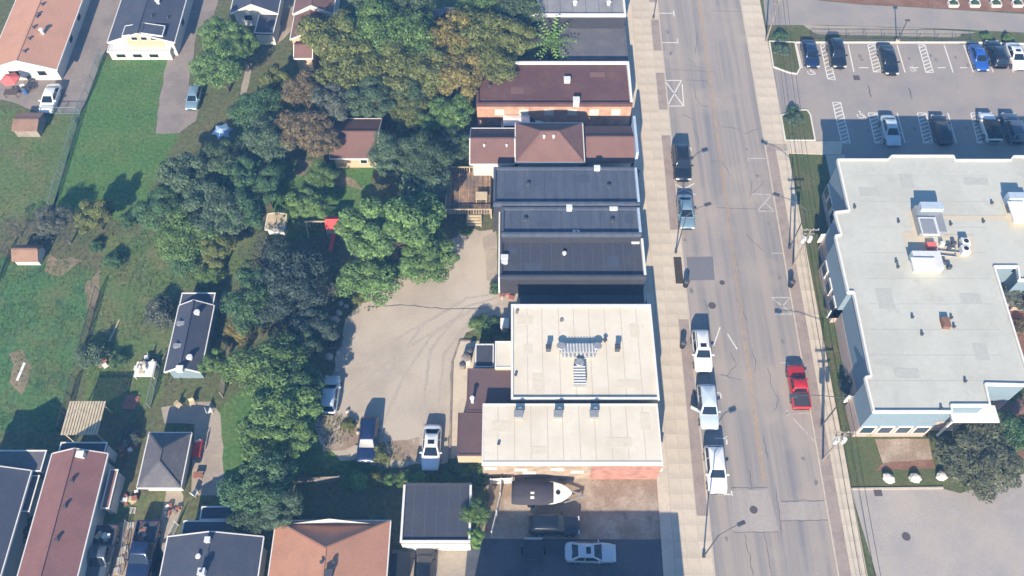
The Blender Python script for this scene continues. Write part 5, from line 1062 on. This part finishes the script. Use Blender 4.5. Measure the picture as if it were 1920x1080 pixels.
def table(x, y, w, d, h, m, label, z=0.0, rot=0):
    X, Y = P(x, y, h); o = empty('garden_table', (X, Y, z), label, 'table'); mb = MB(); mb.box((X, Y, z+h-.03), (w, d, .06), rot); mb.build('top', M[m], o); ca, sa = math.cos(rot), math.sin(rot)
    for dx, dy in ((-1,-1),(1,-1),(1,1),(-1,1)): a, b = dx*(w/2-.08), dy*(d/2-.08); mb = MB(); mb.box((X+a*ca-b*sa, Y+a*sa+b*ca, z+(h-.06)/2), (.07,.07,h-.06), rot); mb.build('leg', M[m], o)
def chair(x, y, m, label, rot=0, group='garden chairs', z=.0):
    X, Y = P(x, y, .4); o = empty('garden_chair', (X, Y, z), label, 'chair', group, rot)
    for nm, c_, sz in (('seat',(0,0,.42),(.5,.5,.05)), ('backrest',(0,.24,.68),(.5,.05,.48)), ('leg',(-.21,-.21,.2),(.05,.05,.4)), ('leg',(.21,-.21,.2),(.05,.05,.4)), ('leg',(-.21,.21,.2),(.05,.05,.4)), ('leg',(.21,.21,.2),(.05,.05,.4))): mb = MB(); mb.box(c_, sz); link(nm, mb.mesh(nm, M[m]), o)
table(272,692,2.0,1.7,.7,'white_obj','white garden table with clutter on the middle lawn'); 
for x, y, lb in ((256,690,'white garden chair left of the white garden table'), (290,683,'white garden chair right of the white garden table'), (275,670,'white garden chair above the white garden table')): chair(x, y, 'white_obj', lb, x)
clutter(272,688,.7,6,'tan and dark clutter on the white garden table', ['wood_pale','wood_dark','white_obj','metal_grey'], .55, 'table_clutter')
for x, y, w, l, a, m, lb in ((215,620,.16,2.6,-.18,'wood_pale','long tan plank lying on the middle lawn'), (40,697,.28,2.0,-.1,'white_obj','white plank on the bare patch in the lower left garden'), (316,655,.18,2.4,-.25,'wood','orange plank leaning beside the slate-roofed garage')):
    X, Y = P(x, y); mb = MB(); mb.box((X, Y, .06), (w, l, .08), a); tag(mb.build('plank', M[m]), lb, 'plank')
X, Y = P(246,755); mb = MB(); mb.box((X, Y, .05), (1.35,1.5,.08), -.1); tag(mb.build('outdoor_mat', M['terracotta']), 'rust red mat on the grass above the grey hip-roofed outbuilding', 'mat')
# pergola of pale timber
X, Y = P(158,785,2.3); o = empty('pergola', (X, Y, 0), 'pale yellow timber pergola behind the maroon-roofed house', 'pergola')
for dx in (-1.5,1.5):
    for dy in (-1.5,1.5): mb = MB(); mb.box((X+dx, Y+dy, 1.15), (.12,.12,2.3)); mb.build('post', M['wood_pale'], o)
for dy in (-1.5,1.5): mb = MB(); mb.beam((X-1.7, Y+dy, 2.36), (X+1.7, Y+dy, 2.36), .1, .14); mb.build('beam', M['wood_pale'], o)
for i in range(13): mb = MB(); mb.beam((X-1.65+i*.275, Y-1.75, 2.49), (X-1.65+i*.275, Y+1.75, 2.49), .2, .05); mb.build('slat', M['wood_pale'], o)
# timber deck behind the navy shop: boards one by one, with stairs
q = [P(x, y, .8) for x, y in ((838,322),(923,322),(923,400),(837,402))]; x0, x1 = (q[0][0]+q[3][0])/2, (q[1][0]+q[2][0])/2-.1; y1, y0 = (q[0][1]+q[1][1])/2, (q[2][1]+q[3][1])/2
o = empty('timber_deck', ((x0+x1)/2, (y0+y1)/2, 0), 'timber deck behind the upper navy-roofed shop', 'deck'); n = int((x1-x0)/.2)
for i in range(n): mb = MB(); mb.box((x0+.2*(i+.5), (y0+y1)/2, .78), (.18, y1-y0, .05)); mb.build('deck_board', M['wood'], o)
mb = MB(); mb.box(((x0+x1)/2, (y0+y1)/2, .72), (x1-x0-.05, y1-y0-.05, .06)); mb.build('frame', M['wood_dark'], o)
for ax, ay in ((x0,y0),(x1,y0),(x0,y1),(x1,y1),((x0+x1)/2,y0),((x0+x1)/2,y1),(x0,(y0+y1)/2)): mb = MB(); mb.box((ax, ay, .85), (.12,.12,1.7)); mb.build('post', M['wood_pale'], o)
for a, b in (((x0,y0),(x1,y0)), ((x0,y0),(x0,y1)), ((x0,y1),(x1,y1))):
    mb = MB(); mb.beam((*a, 1.65), (*b, 1.65), .12, .06); mb.build('handrail', M['wood_pale'], o); mb = MB(); k = int(math.dist(a, b)/.3)
    for i in range(k): mb = MB(); mb.box((a[0]+(b[0]-a[0])*(i+.5)/k, a[1]+(b[1]-a[1])*(i+.5)/k, 1.2), (.05,.05,.84)); mb.build('baluster', M['wood_pale'], o)
for i in range(4): mb = MB(); mb.box((x0+3.2, y0-.2-.28*i, .66-.17*i), (1.7,.27,.08)); mb.build('stair_tread', M['wood_pale'], o)
for s_ in (-.8,.8): mb = MB(); mb.beam((x0+3.2+s_, y0-.1, .58), (x0+3.2+s_, y0-1.3, .03), .06, .2); mb.build('stringer', M['wood_pale'], o)
X, Y = (x1-1.1, y0+2.0)
t_ = empty('deck_table', (X, Y, .805), 'pale table on the sunny corner of the timber deck', 'table'); mb = MB(); mb.box((X, Y, 1.53), (1.3,1.1,.06)); mb.build('top', M['wood_pale'], t_)
for dx in (-.55,.55):
    for dy in (-.45,.45): mb = MB(); mb.box((X+dx, Y+dy, 1.15), (.07,.07,.7)); mb.build('leg', M['wood_pale'], t_)
# play set
X, Y = P(612,436); o = empty('play_set', (X, Y, 0), 'wooden swing set with a red canopy on the shaded lawn', 'play set')
for s_ in (-1.9,.6): 
    for d in (-.7,.7): mb = MB(); mb.tube((X+s_, Y+d, 0), (X+s_, Y, 2.1), .06, .06, 6); mb.build('leg', M['wood_pale'], o)
mb = MB(); mb.beam((X-2.1, Y, 2.13), (X+1.9, Y, 2.13), .12, .12); mb.build('top_beam', M['wood_pale'], o)
mb = MB(); mb.add([(X+.3,Y-.9,1.9),(X+1.9,Y-.9,1.9),(X+1.9,Y+.9,1.9),(X+.3,Y+.9,1.9),(X+.3,Y,2.6),(X+1.9,Y,2.6)], [(0,1,5,4),(3,4,5,2),(0,4,3),(1,2,5)]); mb.build('canopy', M['red'], o)
for dx in (.4,1.8):
    for dy in (-.8,.8): mb = MB(); mb.box((X+dx, Y+dy, .97), (.09,.09,1.94)); mb.build('post', M['wood_pale'], o)
mb = MB(); mb.box((X+1.1, Y, 1.0), (1.45,1.65,.06)); mb.build('platform', M['wood_pale'], o); mb = MB(); mb.beam((X+1.1,Y-.85,.98), (X+.7,Y-2.6,.1), .5, .08); mb.build('slide', M['red'], o)
for dx in (-1.4,-.5):
    mb = MB(); mb.box((X+dx, Y, .5), (.45,.2,.04)); sw = mb.build('swing_seat', M['red'], o)
    for e_ in (-.2,.2): mb = MB(); mb.tube((X+dx+e_, Y, .5), (X+dx+e_, Y, 2.1), .012, .012, 4); mb.build('chain', M['metal_grey'], sw)
# furniture at the coral umbrella, patio by the outbuilding
chair(58,150,'metal_dark','dark chair right of the coral umbrella', 1); chair(60,165,'metal_dark','dark chair below right of the coral umbrella', 2); chair(44,166,'white_obj','white chair below the coral umbrella', .5); table(20,172,1.6,1.0,.7,'wood_dark','dark table below the coral umbrella'); 
litter_bin(50,175,'blue barrel beside the chairs under the coral umbrella', .012, 'blue_obj')
X, Y = P(372,845); o = empty('garden_bench', (X, Y, 0), 'red garden bench on the stone path beside the hip-roofed outbuilding', 'bench')
for i in range(4): mb = MB(); mb.box((X-.3+i*.2, Y, .45), (.16,1.7,.05)); mb.build('slat', M['red'], o)
for i in range(2): mb = MB(); mb.box((X+.48, Y, .62+i*.2), (.05,1.7,.14)); mb.build('back_slat', M['red'], o)
for dx in (-.3,.42):
    for dy in (-.7,.7): mb = MB(); mb.box((X+dx, Y+dy, .21), (.07,.07,.42)); mb.build('leg', M['metal_dark'], o)
table(370,890,.8,.55,.5,'terracotta','small rust red table on the stone path', .01); chair(335,760,'wood_pale','tan chair on the stone patio above the outbuilding', 1); chair(392,770,'white_obj','white chair at the right of the stone patio', 2); chair(360,755,'wood_pale','tan chair at the top of the stone patio', .3); chair(374,833,'white_obj','white chair above the red garden bench', .3); chair(365,925,'white_obj','white chair at the lower end of the stone path', 2.6)
for x, y, lb in ((252,820,'heap of pale junk left of the hip-roofed outbuilding'), (242,845,'small pale junk heap in the shade of the maroon-roofed house'), (325,955,'heap of pale pots beside the slate-blue house'), (245,935,'line of pale pots along the side garden'), (452,290,'heap of broken brick under the dark trees'), (200,685,'dark brush heap left of the white garden table')): clutter(x, y, .01, 9, lb, ['white_obj','wood_pale','terracotta','wood_grey'] if x != 452 else ['terracotta','brick_red','wood_pale'], .7)
for i, (x, y) in enumerate(((249,957),(246,985),(234,1030),(226,1050),(219,1070))): X, Y = P(x, y); mb = MB(); mb.box((X, Y, .05), (.62,.6,.07), .1*i); tag(mb.build('stepping_stone', M['rock']), HN[i]+' square stepping stone from the top beside the blue pickup', 'stepping stone', 'stepping stones')
X, Y = P(750,1060,1.2); o = empty('dumpster', (X, Y, .01), 'dark green dumpster left of the black car by the flat garage', 'dumpster'); mb = MB(); mb.box((X, Y, .6), (1.5,1.9,1.1), 0, 1.08); mb.build('body', M['metal_dark'], o); mb = MB(); mb.box((X, Y, 1.19), (1.7,2.1,.07)); mb.build('lid', M['black'], o)
X, Y = P(1000,1030,.8); o = empty('utility_trailer', (X, Y, .016), 'small dark trailer with a white front board left of the silver sedan', 'trailer'); mb = MB(); mb.box((X, Y, .55), (1.7,1.9,.12)); mb.build('bed', M['metal_dark'], o)
for dx, dy, sx, sy in ((0,.95,1.7,.06),(0,-.95,1.7,.06),(-.85,0,.06,1.84),(.85,0,.06,1.84)): mb = MB(); mb.box((X+dx, Y+dy, .85), (sx, sy, .5)); mb.build('side_board', M['white_obj' if dy > .5 else 'metal_dark'], o)
for s_ in (-1,1): mb = MB(); mb.tube((X+s_*.93, Y, .3), (X+s_*1.1, Y, .3), .3, .3, 12); mb.build('wheel', M['tyre'], o)
X, Y = P(946,606,1); o = empty('waste_bin', (X, Y, .01), 'pale bin at the back corner of the cream-roofed shop', 'bin'); mb = MB(); mb.box((X, Y, .5), (.8,1.1,1.0)); mb.build('body', M['wood_pale'], o); mb = MB(); mb.box((X, Y, 1.03), (.88,1.18,.07)); mb.build('lid', M['white_obj'], o)
clutter(957,546,.01,14,'heap of red brick rubble at the mouth of the dark alley', ['brick_red','terracotta','rock'], .9, 'brick_rubble')
X, Y = P(874,672,.8); o = empty('garden_tank', (X, Y, .014), 'round pale tank on the walk behind the cream-roofed shop', 'tank'); mb = MB(); mb.tube((X, Y, .014), (X, Y, 1.0), .5, .5, 16); mb.build('shell', M['white_obj'], o); mb = MB(); mb.tube((X, Y, 1.0), (X, Y, 1.12), .5, .2, 16); mb.build('lid', M['wood_grey'], o)
litter_bin(882,664,'small dark bin beside the round pale tank', .016); litter_bin(868,690,'wooden tub below the round pale tank', .016, 'wood_grey')
X, Y = P(1211,500,.12)
# ---------------------------------------------------------------- hazy air over the neighbourhood
hz = MB(); hz.box((0, 45, 44), (420, 420, 90))
hm = bpy.data.materials.new('haze'); hm.use_nodes = True; hn = hm.node_tree; hn.nodes.remove(hn.nodes['Principled BSDF'])
pv = hn.nodes.new('ShaderNodeVolumePrincipled'); pv.inputs['Color'].default_value = (.22, .52, 1, 1); pv.inputs['Absorption Color'].default_value = (1, 1, 1, 1); pv.inputs['Density'].default_value = .0009
hn.links.new(pv.outputs[0], hn.nodes['Material Output'].inputs['Volume'])
ho = hz.build('haze', hm); ho['kind'] = 'stuff'; ho['label'] = 'thin blue haze in the air over the whole neighbourhood'
